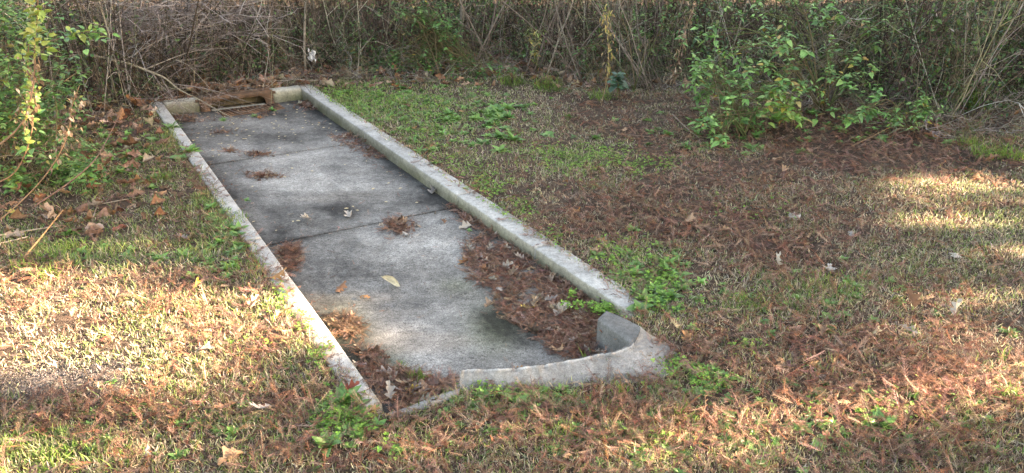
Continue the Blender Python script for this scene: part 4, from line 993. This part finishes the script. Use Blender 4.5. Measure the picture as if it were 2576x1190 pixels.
stalk('goldenrod_stalk', [Q(1515, 180, 6.9) * [1, 1, 0], Q(1530, 180, 6.9), Q(1530, 110, 6.95), Q(1528, 60, 7.0), Q(1532, 20, 7)], 'withered goldenrod stalk with curled yellow leaves near the blue green plant', [('withered_foliage', NARROW, .2, 1, 90, .05, [(.42, .33, .12), (.33, .24, .12), (.2, .22, .07)], M_DRY, -.8)], .004, .002, (.28, .2, .12))
stalk('goldenrod_stalk', [P(1690, 225, 0), Q(1700, 170, 7.0), Q(1720, 90, 7.1), Q(1745, 10, 7.2)], 'withered brown goldenrod stalk left of the leafy shrubs', [('withered_foliage', NARROW, .1, 1, 120, .045, DRYC, M_DRY, -.9)], .004, .002, (.26, .17, .11))

# fallen sticks
def stick(pa, pb, r, label, col, za=.012, zb=.012):
    a = P(*pa, 0); b_ = P(*pb, 0); a[2] = float(gz(a[0], a[1])) + za; b_[2] = float(gz(b_[0], b_[1])) + zb
    m = (a + b_) / 2 + rng.normal(0, .01, 3) * [1, 1, .3]; p = curve_pts([a, m, b_], 12); org = a.copy(); bt = Batch(); V, F = frame_tube(p, np.linspace(r, r * .6, 12), 6); bt.raw(V, F, col)
    tag(bt.build('fallen_stick', M_WOOD, origin=org, smooth=True), label, 'stick')
stick((-20, 603), (158, 572), .006, 'pale straight stick lying among brown leaves at the left edge', (.42, .33, .24))
stick((25, 690), (168, 570), .005, 'orange brown cane slanting over the bright grass tufts at left', (.42, .24, .12), .0, .10)
stick((-10, 622), (70, 600), .006, 'short bleached stick at the far left edge below the pale one', (.40, .32, .25))
stick((250, 515), (360, 495), .0035, 'thin tan twig lying on the left lawn', (.40, .33, .25))
stick((233, 560), (252, 500), .004, 'upright-lying forked twig left of the thin tan twig', (.34, .26, .2))
stick((398, 555), (424, 535), .005, 'short pale twig on the turf left of the channel', (.45, .40, .33))
stick((1550, 342), (1640, 350), .004, 'long thin twig lying in the reddish needles right of the channel', (.25, .17, .13))
stick((2140, 372), (2250, 330), .004, 'curved orange vine stem on the needles by the four-leaved plant', (.33, .2, .11), .01, .05)
stick((1690, 305), (1760, 352), .004, 'grey stick slanting out of the thicket onto the needles', (.26, .2, .16), .06, .01)

# crumpled white paper caught in the twigs
sc_ = Q(785, 140, 8.15); r9 = np.random.default_rng(3); G = 9; V = []
for i in range(G):
    for j in range(G):
        u, v = i / (G - 1) - .5, j / (G - 1) - .5; V.append((u * .07 + r9.normal(0, .006), .03 * math.sin(u * 11 + v * 4) + r9.normal(0, .008), v * .10 + .02 * math.sin(u * 8) + r9.normal(0, .005)))
bt = Batch(); bt.raw(np.array(V), [(i * G + j, (i + 1) * G + j, (i + 1) * G + j + 1, i * G + j + 1) for i in range(G - 1) for j in range(G - 1)], (.78, .78, .80))
o = bt.build('paper_scrap', M_DRY, smooth=True); o.location = tuple(sc_); tag(o, 'crumpled white paper scrap caught in the twigs beyond the channel', 'paper')

# ------------------------------------------------------------------ litter piles on the slab
def pile(name, region, count, leaves, label, h=.02, lsz=.075, cat='litter pile', ncols=None, lcols=None):
    """region: (cx, cy, rx, ry) or polygon, in picture units on the slab"""
    pts = []; count = int(count * 1.25); h = h * .45
    while len(pts) < count:
        if len(region) == 4 and not isinstance(region[0], tuple):
            a, r = rng.uniform(0, 2 * pi), abs(rng.normal(0, .52))
            q = (region[0] + region[2] * r * math.cos(a), region[1] + region[3] * r * math.sin(a))
        else:
            X_ = [p[0] for p in region]; Y_ = [p[1] for p in region]; q = (rng.uniform(min(X_), max(X_)), rng.uniform(min(Y_), max(Y_)))
            if not in_poly(np.array([q[0] + rng.normal(0, 7)]), np.array([q[1] + rng.normal(0, 5)]), region)[0] or vn(q[0] / 22, q[1] / 16, 61) < .22: continue
        pts.append(q)
    w_ = np.array([P(a, b, -.085) for a, b in pts]); s, n = SNof(w_[:, 0], w_[:, 1]); zb = slab_z(s)
    c = w_.mean(0); c[2] = -.09; root = empty(name, tuple(c)); tag(root, label, cat)
    dens = h * np.clip(rng.random(len(w_)), 0, 1)
    bt = Batch(); needles(bt, w_[:, 0] - c[0], w_[:, 1] - c[1], zb - c[2] + dens * .8 + .002, rng.uniform(.028, .06, len(w_)), .004, ncols and pick(ncols, len(w_), .2), .04)
    bt.build('needles', M_NEEDLE, root)
    if leaves:
        k = rng.choice(len(w_), leaves); bt = Batch(); pos = w_[k] + rng.normal(0, .01, (leaves, 3)); pos[:, 2] = zb[k] + rng.uniform(.3, 1.1, leaves) * h + .004
        put(bt, OAKS, pos - c, rot(rng.uniform(0, 6.3, leaves), rng.normal(0, .12, leaves), rng.normal(0, .22, leaves)), rng.uniform(.45, 1.0, leaves) * lsz, pick(lcols or [(.20, .13, .095), (.14, .09, .07), (.29, .21, .16), (.38, .33, .285), (.22, .13, .09)], leaves, .15))
        bt.build('leaves', M_DRY, root)
BIG = [(1175, 595), (1240, 600), (1330, 650), (1420, 700), (1500, 745), (1600, 780), (1560, 800), (1510, 800), (1500, 850), (1500, 895), (1440, 905), (1390, 895), (1370, 860), (1320, 830), (1270, 800), (1245, 745), (1200, 710), (1165, 680), (1170, 640)]
pile('litter_pile', BIG, 3400, 190, 'broad mat of needles and dead leaves along the right curb near the hooked curb', .03)
pile('litter_pile', [(1125, 512), (1160, 512), (1215, 548), (1290, 590), (1340, 640), (1270, 610), (1200, 580), (1140, 535)], 420, 34, 'narrow strip of leaves and needles along the right curb by the second joint')
pile('litter_pile', (1000, 572, 42, 26), 300, 18, 'round pile of needles and leaves across the second slab joint')
pile('litter_pile', (662, 440, 56, 10), 170, 16, 'flat oval pile of brown needles in the middle of the second panel')
pile('litter_pile', (645, 387, 46, 8), 90, 14, 'scatter of brown leaves lying over the first slab joint', .012)
pile('litter_pile', (575, 378, 26, 6), 50, 3, 'small smear of red needles beside the first slab joint', .01)
pile('litter_pile', [(695, 625), (740, 612), (757, 635), (752, 660), (745, 690), (725, 680), (705, 655)], 330, 8, 'dense wedge of red needles against the left curb')
pile('litter_pile', [(832, 335), (880, 335), (960, 375), (990, 400), (930, 398), (880, 365), (840, 350)], 330, 12, 'long drift of red needles along the right curb by the first joint')
pile('litter_pile', [(820, 800), (870, 795), (915, 812), (915, 845), (870, 855), (845, 830)], 230, 8, 'sunlit tawny needle pile against the left curb', .022, ncols=[(.25, .15, .095), (.19, .105, .065), (.32, .22, .15)])
pile('litter_pile', [(885, 870), (940, 890), (960, 930), (1040, 945), (1110, 965), (1160, 955), (1150, 975), (1060, 1010), (1000, 1035), (965, 1005), (930, 950)], 750, 60, 'heap of curled leaves and needles filling the narrow near end of the channel', .03, .085)
pile('litter_pile', (772, 262, 26, 12), 90, 22, 'pile of dark red leaves in the far right corner of the channel', .03)
pile('litter_pile', [(428, 285), (500, 292), (540, 300), (470, 305), (445, 300)], 130, 12, 'brown litter against the back curb left of the inlet', .02)
pile('litter_pile', [(575, 295), (680, 277), (705, 277), (690, 286), (590, 304)], 45, 5, 'litter and sprouts covering the iron grate', .015, .05)
pile('litter_pile', (800, 272, 45, 6), 40, 6, 'thin line of leaf crumbs near the far right corner', .008, .05)
pile('litter_pile', (560, 330, 60, 6), 40, 3, 'thin streak of needles on the far panel', .008, .04)

# ------------------------------------------------------------------ single leaves
def leaf_mesh(name, T, col):
    b = Batch(); b.add(T, np.zeros((1, 3)), np.eye(3)[None], np.array([1.0]), np.array([col])); V = np.concatenate(b.V)
    return mesh_arr(name, V, np.concatenate(b.L), np.concatenate(b.N), np.clip(np.concatenate(b.C), 0, 1), True)
PAL = {'pale': (.46, .41, .36), 'tan': (.42, .27, .17), 'brown': (.24, .13, .08), 'orange': (.36, .19, .09), 'yellow': (.55, .42, .12), 'red': (.26, .07, .045), 'grey': (.27, .245, .23), 'dark': (.12, .08, .07), 'cream': (.55, .45, .28)}
LM = {(i, c): None for i in range(5) for c in PAL}
def leaf_obj(px, py, sz, col, label=None, group=None, surf='lawn', name='fallen_leaf', T=None, yaw=None, pitch=None, roll=None, lift=.008, cat='leaf'):
    zz = -.085 if surf == 'slab' else .0
    q = P(px, py, zz)
    if surf == 'slab': s, n = SNof(q[0], q[1]); q[2] = float(slab_z(s)) + lift; sz = sz * 1.05
    elif surf == 'curb': q[2] = .006 + lift
    else: q[2] = float(gz(q[0], q[1])) + lift + .012
    key = (int(rng.integers(5)) if T is None else T, col)
    if LM.get(key) is None: 
        LM[key] = leaf_mesh('fallen_leaf', OAKS[key[0]] if key[0] < 5 else {5: TINY, 6: OV[0]}[key[0]], PAL[col]); LM[key].materials.append(M_DRY)
    o = bpy.data.objects.new(name, LM[key]); COL.objects.link(o); o.location = tuple(q); sz *= .78 if (py > 900 and surf == 'lawn') else 1.0; o.scale = (sz, sz, sz * .8)
    o.rotation_euler = (rng.normal(0, .3) if roll is None else roll, rng.normal(0, .22) if pitch is None else pitch, rng.uniform(0, 6.3) if yaw is None else yaw)
    tag(o, label, cat, group); return o
for a in [(780, 550, .085, 'pale', 'pale star-shaped leaf at left of the pair on the second panel', 'slab'), (882, 550, .09, 'pale', 'pale star-shaped leaf at right of the pair on the second panel', 'slab'),
          (1018, 573, .07, 'pale', 'pale leaf resting on top of the round needle pile', 'slab'), (1060, 590, .09, 'pale', 'pale crumpled leaf just right of the round needle pile', 'slab'), (1085, 492, .10, 'grey', 'greyish curled leaf by the right curb above the second joint', 'slab'),
          (1190, 570, .08, 'pale', 'pale leaf lying at the edge of the litter strip by the right curb', 'slab'), (1118, 565, .05, 'brown', 'small brown leaf right of the round needle pile', 'slab'), (842, 740, .08, 'brown', 'dark reddish brown curled leaf on the slab left of the big yellow one', 'slab'),
          (903, 748, .06, 'orange', 'orange frond-like leaf on the sunlit slab', 'slab'), (1350, 778, .07, 'yellow', 'yellow leaf lying on the broad litter mat', 'slab'), (1395, 805, .10, 'pale', 'white lobed leaf on the broad litter mat', 'slab'), (1425, 830, .10, 'grey', 'grey curled leaf on the broad litter mat', 'slab'),
          (1490, 862, .11, 'pale', 'large pale leaf tucked beside the inner face of the hooked curb', 'slab'), (1400, 885, .09, 'tan', 'tan upturned leaf at the tip of the broad litter mat', 'slab'), (1180, 655, .07, 'orange', 'orange brown leaf at the left tip of the litter mat', 'slab'), (1208, 705, .10, 'brown', 'brown folded leaves at the lower left corner of the litter mat', 'slab'),
          (1000, 990, .10, 'pale', 'large pale leaf curling in the near end of the channel', 'slab'), (1060, 990, .09, 'grey', 'grey leaf with holes in the near end of the channel', 'slab'), (985, 1015, .07, 'pale', 'small pale leaf lowest in the near end of the channel', 'slab'), (1015, 1005, .07, 'yellow', 'mottled yellow leaf between pale leaves in the near channel end', 'slab'), (1085, 942, .06, 'orange', 'orange crumpled leaf right of the grass tuft in the channel', 'slab'),
          (800, 252, .05, 'red', None, 'slab'), (845, 297, .06, 'red', 'bright red leaf on the far panel near the right curb', 'slab'), (800, 305, .07, 'brown', 'brown twisted leaf near the red one on the far panel', 'slab'), (645, 295, .05, 'orange', 'orange leaf below the tip of the dead bough', 'slab'),
          (2012, 560, .12, 'pale', 'pale spreading oak leaf in the middle of the right lawn', 'lawn'), (1930, 583, .12, 'tan', 'tan oak leaf just below left of the pale spreading one', 'lawn'), (1966, 440, .09, 'tan', 'pinkish tan leaf at the upper middle of the right lawn', 'lawn'), (1725, 568, .11, 'tan', 'broad tan leaf half buried in needles', 'lawn'), (1942, 405, .08, 'tan', 'tan leaf standing up near the thicket', 'lawn'),
          (2105, 517, .07, 'pale', 'small pale leaf above the spreading oak leaf', 'lawn'), (1955, 682, .10, 'pale', 'pale narrow leaf standing upright in the turf', 'lawn'), (2088, 698, .12, 'pale', 'pale leaf arched over bright sunlit weeds', 'lawn'), (2398, 657, .11, 'pale', 'pale oak leaf at the right side of the lawn', 'lawn'), (2245, 752, .08, 'grey', 'grey curled leaf in mid right lawn', 'lawn'),
          (2395, 802, .08, 'pale', 'narrow upright pale leaf in the right lawn', 'lawn'), (2300, 790, .09, 'brown', 'brown leaf left of the narrow upright pale leaf', 'lawn'), (1733, 868, .085, 'orange', 'large orange brown leaf right of the hooked curb', 'lawn'), (2075, 830, .08, 'tan', 'tan leaf below the middle of the right lawn', 'lawn'), (2255, 830, .08, 'grey', 'grey star-shaped leaf in the needles', 'lawn'), (2195, 860, .06, 'cream', 'small cream leaf in the needles', 'lawn'),
          (1417, 463, .06, 'orange', 'orange leaf right of the bright clover strip', 'lawn'), (1497, 606, .065, 'orange', 'bright orange leaf beside the right curb', 'lawn'), (1045, 322, .07, 'orange', 'small orange leaf on the green weeds by the right curb', 'lawn'), (1275, 307, .06, 'orange', 'orange leaf among green weeds farther up the lawn', 'lawn'), (1690, 818, .07, 'cream', 'cream leaf at the corner between curb end and hooked curb', 'lawn'),
          (487, 735, .07, 'yellow', 'yellow upright leaf on the sunlit left lawn', 'lawn'), (498, 490, .08, 'orange', 'orange leaf on the turf beside the left curb', 'lawn'), (455, 545, .05, 'tan', None, 'lawn'), (390, 775, .06, 'red', 'dark red leaf on the sunlit left lawn', 'lawn'), (290, 855, .08, 'red', 'red brown lobed leaf low on the sunlit left lawn', 'lawn'), (600, 1020, .10, 'brown', 'brown curled leaf on the left lawn below the sunlit area', 'lawn'), (690, 1030, .12, 'grey', 'long greyish curled leaf near the clover at the channel mouth', 'lawn'),
          (300, 990, .09, 'brown', 'crumpled brown leaf beside the sandy patch', 'lawn'), (915, 1045, .08, 'tan', 'tan leaf beside the left curb end', 'lawn'), (1465, 1035, .075, 'orange', 'orange leaf on the foreground turf below the hooked curb', 'lawn'), (1370, 1010, .06, 'brown', 'brown leaf above the foreground rosette weed', 'lawn'), (1285, 945, .07, 'orange', 'orange leaf against the foot of the hooked curb', 'lawn'), (950, 1110, .08, 'tan', 'tan lobed leaf right of the foreground clover', 'lawn'), (620, 1140, .12, 'tan', 'large tan leaf at the bottom of the left lawn', 'lawn'), (370, 1120, .09, 'pale', 'pale leaf in the lower left turf', 'lawn'), (860, 990, .09, 'red', 'dark red leaf on the left curb top near its end', 'lawn'), (45, 545, .07, 'yellow', 'yellow green leaf on the litter at the left edge', 'lawn')]:
    lab = a[4]; g = None
    if lab is None: lab, g = 'small brown leaf lying loose', 'small loose leaves'
    leaf_obj(a[0], a[1], a[2], a[3], lab, g, a[5], pitch=None if 'upright' not in lab else -1.0)
# the big cupped yellow leaf standing on the slab
K1, K2 = 13, 7; V = []
for i in range(K1):
    t = i / (K1 - 1); ww = .021 * math.sin(pi * min(1, .04 + t * .95)) ** .7; cx_ = .085 * (1 - t)
    for j in range(K2):
        v = j / (K2 - 1) * 2 - 1
        V.append((-.042 + cx_ + .004 * v, ww * v * .8 + .012 * math.sin(t * 2.5), .020 + .022 * (t ** 2.2) * 1.1 + ww * (v * v) * .7 + ww * .45 * v - .012 * math.sin(pi * t)))
V = np.array(V); V[:, 2] -= V[:, 2].min()
bt = Batch(); bt.raw(V, [(i * K2 + j, (i + 1) * K2 + j, (i + 1) * K2 + j + 1, i * K2 + j + 1) for i in range(K1 - 1) for j in range(K2 - 1)], (.64, .57, .42))
o = bt.build('yellow_leaf', M_DRY, smooth=True); q = P(985, 716, -.082); s, n = SNof(q[0], q[1]); q[2] = float(slab_z(s)) + .003; q[2] += .016; o.location = tuple(q); o.rotation_euler = (1.15, .42, -.30); o.scale = (1.15, 1.15, 1.35)
tag(o, 'large curled pale yellow leaf standing on the slab and casting a long shadow', 'leaf')
# loose leaves that nothing tells apart
for i in range(90):
    x, y, z, sd, px, py = on_lawn(1, 1.3, 7.6, .06)
    if len(x) == 0 or thick(x, y)[0]: continue
    leaf_obj(px[0], py[0], rng.uniform(.055, .10), str(rng.choice(['tan', 'brown', 'orange', 'grey', 'brown', 'tan', 'dark'])), 'dead oak leaf lying loose in the turf', 'dead oak leaves scattered over the turf')
for i in range(46):
    px, py = rng.uniform(560, 1150), rng.uniform(700, 1050)
for i in range(130):
    s, n = rng.uniform(.1, 1.5) if i < 105 else rng.uniform(1.5, 3.2), rng.uniform(.06, WID - .06)
    q = C(s, n, -.09); px, py = proj(q); o = leaf_obj(float(px), float(py), rng.uniform(.016, .034), 'cream', 'tiny pale yellow leaf fallen on the far end of the slab', 'tiny yellow leaves on the far slab', 'slab', 'tiny_leaf', 5, lift=.003, pitch=0, roll=0)
for i in range(36):
    s = rng.uniform(3.0, 5.0) ; q = C(s, rng.uniform(-.09, -.01), 0); px, py = proj(q)
b2 = Batch(); ss = rng.uniform(3.7, 5.1, 40); nn_ = -.105 + np.abs(rng.normal(0, .02, 40)); q = np.array([C(a, b_, .004) for a, b_ in zip(ss, nn_)])
needles(b2, q[:, 0], q[:, 1], q[:, 2], rng.uniform(.04, .08, 40), .004, None, .1)
ss = rng.uniform(1.0, 5.0, 60); nn_ = WID + .15 - np.abs(rng.normal(0, .018, 60)); q = np.array([C(a, b_, .002) for a, b_ in zip(ss, nn_)]); needles(b2, q[:, 0], q[:, 1], q[:, 2], rng.uniform(.04, .07, 60), .004, None, .1)
tag(b2.build('curb_needles', M_NEEDLE), 'red needle sprays lying across the tops of the straight curbs', 'needle litter', kind='stuff')

# strays that have blown over the slab and gathered along curb foot and joints
n = 420; s = rng.uniform(.2, 5.1, n); e = np.abs(rng.normal(0, .10, n)) + .012; nn_ = np.where(rng.random(n) < .5, e, WID - e); f = rng.random(n) < .3; nn_ = np.where(f, rng.uniform(.05, WID - .05, n), nn_); j = rng.random(n) < .12; s = np.where(j, rng.choice(JOINT[1:3], n) + rng.normal(0, .02, n), s); nn_ = np.where(j, rng.uniform(.05, WID - .05, n), nn_)
q = np.array([C(a, b_, 0) for a, b_ in zip(s, nn_)]); b3 = Batch(); needles(b3, q[:, 0], q[:, 1], slab_z(s) + .005, rng.uniform(.014, .042, n), .002, None, .05)
tag(b3.build('stray_needles', M_NEEDLE), 'single dry needles strewn thinly over the concrete slab and its joints', 'needle litter', kind='stuff')

# ------------------------------------------------------------------ weeds and grass tufts
def rosette(seed, nl, T, up, col):
    nl = nl if nl < 5 else int(nl * 1.4); r = np.random.default_rng(seed); b = Batch(); yaw = np.arange(nl) * (2.4 if nl > 4 else 1.5) + r.uniform(-.2, .2, nl); 
    ti = r.integers(0, len(T), nl)
    for i in range(nl): b.add(T[ti[i]], np.array([[0, 0, .004]]), rot(yaw[i:i + 1], up + r.normal(0, .2), r.normal(0, .2)), np.array([r.uniform(.7, 1.1)]), np.array([col]) * r.uniform(.8, 1.2))
    V = np.concatenate(b.V); me = mesh_arr('weed', V, np.concatenate(b.L), np.concatenate(b.N), np.clip(np.concatenate(b.C), 0, 1), True); me.materials.append(M_LEAF); return me
WM = [rosette(1, 9, OV, .35, (.15, .30, .08)), rosette(2, 12, OV, .5, (.19, .36, .09)), rosette(3, 7, ROUNDLEAF, .4, (.13, .27, .08)), rosette(4, 14, NARROW, .6, (.17, .32, .09)), rosette(5, 10, OV, .8, (.13, .28, .075)), rosette(6, 4, OV, .25, (.10, .22, .06))]
def weed(px, py, sz, k, label, group=None, surf='lawn'):
    q = P(px, py, -.085 if surf == 'slab' else 0)
    q[2] = float(slab_z(SNof(q[0], q[1])[0])) if surf == 'slab' else float(gz(q[0], q[1]))
    o = bpy.data.objects.new('weed', WM[k]); COL.objects.link(o); o.location = tuple(q); o.scale = (sz, sz, sz * rng.uniform(.8, 1.2)); o.rotation_euler = (rng.normal(0, .08), rng.normal(0, .08), rng.uniform(0, 6.3)); tag(o, label, 'weed', group)
for a in [(1300, 1012, .085, 0, 'large flat rosette weed in the foreground below the hooked curb'), (1225, 1000, .05, 2, 'round-leaved weed left of the large foreground rosette'), (1345, 985, .05, 1, 'upright weed right above the large foreground rosette'), (1260, 965, .045, 1, 'small weed at the foot of the hooked curb'),
          (2205, 350, .12, 5, 'four-leaved green plant on the red needles at right'), (1892, 372, .09, 3, 'light green spreading plant left of the four-leaved one'), (1800, 350, .09, 2, 'low plant between the red needles and leafy shrub'), (1590, 690, .07, 1, 'leafy weed beside the right curb'), (1680, 745, .075, 4, 'dark weed near the end of the right curb'), (1500, 640, .06, 0, 'weed sprouting at the right curb beside the orange leaf'),
          (1610, 775, .07, 2, 'round-leaved weed at the end of the right curb'), (865, 1010, .08, 4, 'leafy weed at the end of the left curb'), (905, 1015, .07, 0, 'spreading weed on the outer side of the left curb end'), (1180, 575, .02, 2, None), (2540, 840, .05, 0, 'bright plant with rounded leaves at the right edge'), (2215, 1075, .07, 4, 'grey-stemmed weed low in the right foreground'),
          (600, 575, .06, 1, 'weed leaning over the left curb at its joint'), (575, 530, .05, 0, 'small weed above the left curb joint'), (430, 320, .10, 3, 'weed hanging over the back left corner of the curb'), (480, 380, .09, 1, 'bright weed clump beside the left curb near the first joint'), (455, 400, .08, 2, 'weed just outside the bright clump by the left curb'),
          (560, 300, .05, 3, 'sprout growing from the iron grate at its left', 'slab'), (640, 290, .05, 3, 'sprout growing in the middle of the iron grate', 'slab'), (685, 276, .05, 4, 'sprout growing at the right end of the iron grate', 'slab'), (820, 1120, .07, 4, 'pinnate weed at the bottom of the picture left of centre'), (620, 500, .03, 2, None)]:
    lab = a[4]
    weed(a[0], a[1], a[2], a[3], lab or 'small green weed growing loose', None if lab else 'small loose weeds', a[5] if len(a) > 5 else 'lawn')
# groups of similar weeds: by the far right curb, on the left, and loose in the turf
WT = []; WCOL = (.15, .30, .08)
for me_ in WM:
    nv = len(me_.vertices); co = np.zeros(nv * 3); me_.vertices.foreach_get('co', co); WT.append(Tmpl(co.reshape(-1, 3), [tuple(pl.vertices) for pl in me_.polygons]))
WB = Batch()
def weed_cover(n, cx, cy, rx, ry, sz):
    px = cx + rng.normal(0, .5, n) * rx; py = cy + rng.normal(0, .5, n) * ry; q = np.array([P(a, b, 0) for a, b in zip(px, py)]); sd = chan_sd(q[:, 0], q[:, 1]); k = (sd > .06) & ~thick(q[:, 0], q[:, 1]); q = q[k]; q[:, 2] = gz(q[:, 0], q[:, 1], sd[k]); n = len(q)
    put(WB, WT[:5], q, rot(rng.uniform(0, 6.3, n), rng.normal(0, .1, n), rng.normal(0, .1, n)), rng.uniform(.6, 1.2, n) * sz, pick([(.15, .30, .08), (.20, .37, .10), (.11, .23, .065)], n))
def weeds_in(n, cx, cy, rx, ry, sz, label, group):
    for i in range(n):
        px, py = cx + rng.normal(0, .5) * rx, cy + rng.normal(0, .5) * ry; q = P(px, py, 0)
        if chan_sd(q[0], q[1]) < .06: continue
        weed(px, py, rng.uniform(.6, 1.2) * sz, int(rng.integers(0, 5)), label, group)
weeds_in(60, 970, 262, 230, 56, .048, 'broad-leaved green weed in the patch right of the far curb', 'weeds in the green patch beyond the right curb')
weeds_in(24, 1180, 330, 220, 60, .075, 'broad-leaved weed in the open turf of the right lawn', 'weeds scattered in the upper right lawn')
weeds_in(24, 1250, 295, 60, 16, .085, 'broad-leaved weed in the open turf of the right lawn', 'weeds scattered in the upper right lawn')
weeds_in(30, 300, 390, 170, 70, .055, 'green weed growing in the shaded turf left of the channel', 'weeds in the shaded left turf')
weeds_in(16, 330, 640, 260, 60, .05, 'green weed growing in the shaded turf left of the channel', 'weeds in the shaded left turf')
weeds_in(18, 1640, 690, 110, 60, .055, 'low weed among the clover outside the right curb', 'weeds among the clover by the right curb')
weeds_in(26, 1500, 1080, 500, 90, .04, 'low weed in the foreground turf', 'weeds in the foreground turf')
weeds_in(22, 2200, 1050, 340, 120, .035, 'low weed in the foreground turf', 'weeds in the foreground turf')
weeds_in(30, 1900, 320, 420, 60, .07, 'green seedling in the red needles below the thicket', 'seedlings in the needles below the thicket')
def tuft(px, py, n, h, spread, label, surf='lawn', cols=((.16, .27, .05), (.22, .32, .07), (.12, .22, .05)), lean=.35, group=None):
    q = P(px, py, -.085 if surf == 'slab' else 0); q[2] = float(slab_z(SNof(q[0], q[1])[0])) if surf == 'slab' else float(gz(q[0], q[1]))
    b = Batch(); r = spread * np.sqrt(rng.random(n)); a = rng.uniform(0, 6.3, n)
    add_blades(b, r * np.cos(a), r * np.sin(a), np.zeros(n), rng.uniform(.5, 1.1, n) * h, rng.uniform(.003, .0055, n), pick(cols, n), lean)
    o = b.build('grass_tuft', M_GRASS); o.location = tuple(q); tag(o, label, 'grass tuft', group)
for a in [(85, 668, 110, .075, .10, 'bright grass tuft below the cane at the left edge'), (175, 635, 110, .07, .10, 'bright grass tuft right of the one under the cane'), (125, 700, 60, .07, .06, 'third bright tuft catching the sun at left'), (410, 445, 70, .08, .08, 'upright grass tuft beside the left curb'), (620, 670, 60, .05, .10, 'grass tuft on the left lawn near the sunlit edge'),
          (590, 550, 90, .05, .09, 'grass growing over the left curb joint'), (2440, 275, 120, .30, .07, 'tall arching grass clump below the straw-coloured stems'), (2500, 250, 90, .26, .07, 'tall grass clump at the right edge of the thicket'), (2480, 395, 120, .12, .10, 'bright grass tuft at the right below the tall clumps'), (2545, 400, 100, .12, .09, 'bright grass tuft at the right picture edge'), (2440, 370, 90, .10, .08, 'bright grass tuft left of the edge tuft'),
          (1380, 225, 120, .18, .14, 'loose long grass clump beyond the green weeds'), (1290, 215, 90, .16, .12, 'dull grass clump left of the loose long one'), (1510, 250, 80, .12, .10, 'grass clump left of the blue green plant'), (1880, 772, 70, .06, .08, 'pale green grass tuft in the right lawn catching light'), (2080, 730, 90, .05, .14, 'grass tuft around the arched pale leaf'), (2540, 1010, 30, .08, .03, 'small upright tuft at the lower right edge'), (2520, 915, 14, .09, .02, 'few upright blades at the right edge'),
          (60, 1150, 200, .05, .16, 'thick tuft in the lower left corner'), (220, 1170, 120, .045, .14, 'second tuft in the lower left corner'), (1560, 985, 24, .07, .03, 'few tall blades below the hooked curb'), (1480, 900, 10, .09, .10, 'scattered tall blades against the hooked curb'), (1720, 1050, 30, .06, .05, 'yellowish blades in the foreground turf'), (1400, 1090, 30, .06, .06, 'thin blades in the foreground turf below the rosette weed')]:
    tuft(*a)
tuft(1050, 965, 90, .065, .035, 'bright grass tuft sprouting from the litter in the channel mouth', 'slab', lean=.45)
tuft(1010, 925, 20, .03, .03, 'tiny sprouts in the litter near the left curb end', 'slab')

for a in [(420, 1000, 265, 280, 60, .036), (60, 1150, 330, 260, 60, .05), (70, 1950, 320, 460, 60, .05), (60, 560, 600, 60, 120, .04), (110, 270, 390, 200, 90, .04), (70, 1650, 700, 110, 70, .04), (60, 1300, 1000, 200, 40, .035), (120, 1900, 1080, 700, 110, .03), (80, 400, 1080, 500, 80, .028), (50, 860, 1050, 70, 50, .035), (60, 1750, 960, 120, 50, .03), (50, 2050, 760, 300, 90, .035)]: weed_cover(*a)
tag(WB.build('weed_cover', M_LEAF), 'low broad-leaved weeds mixed through the turf', 'weeds', kind='stuff')
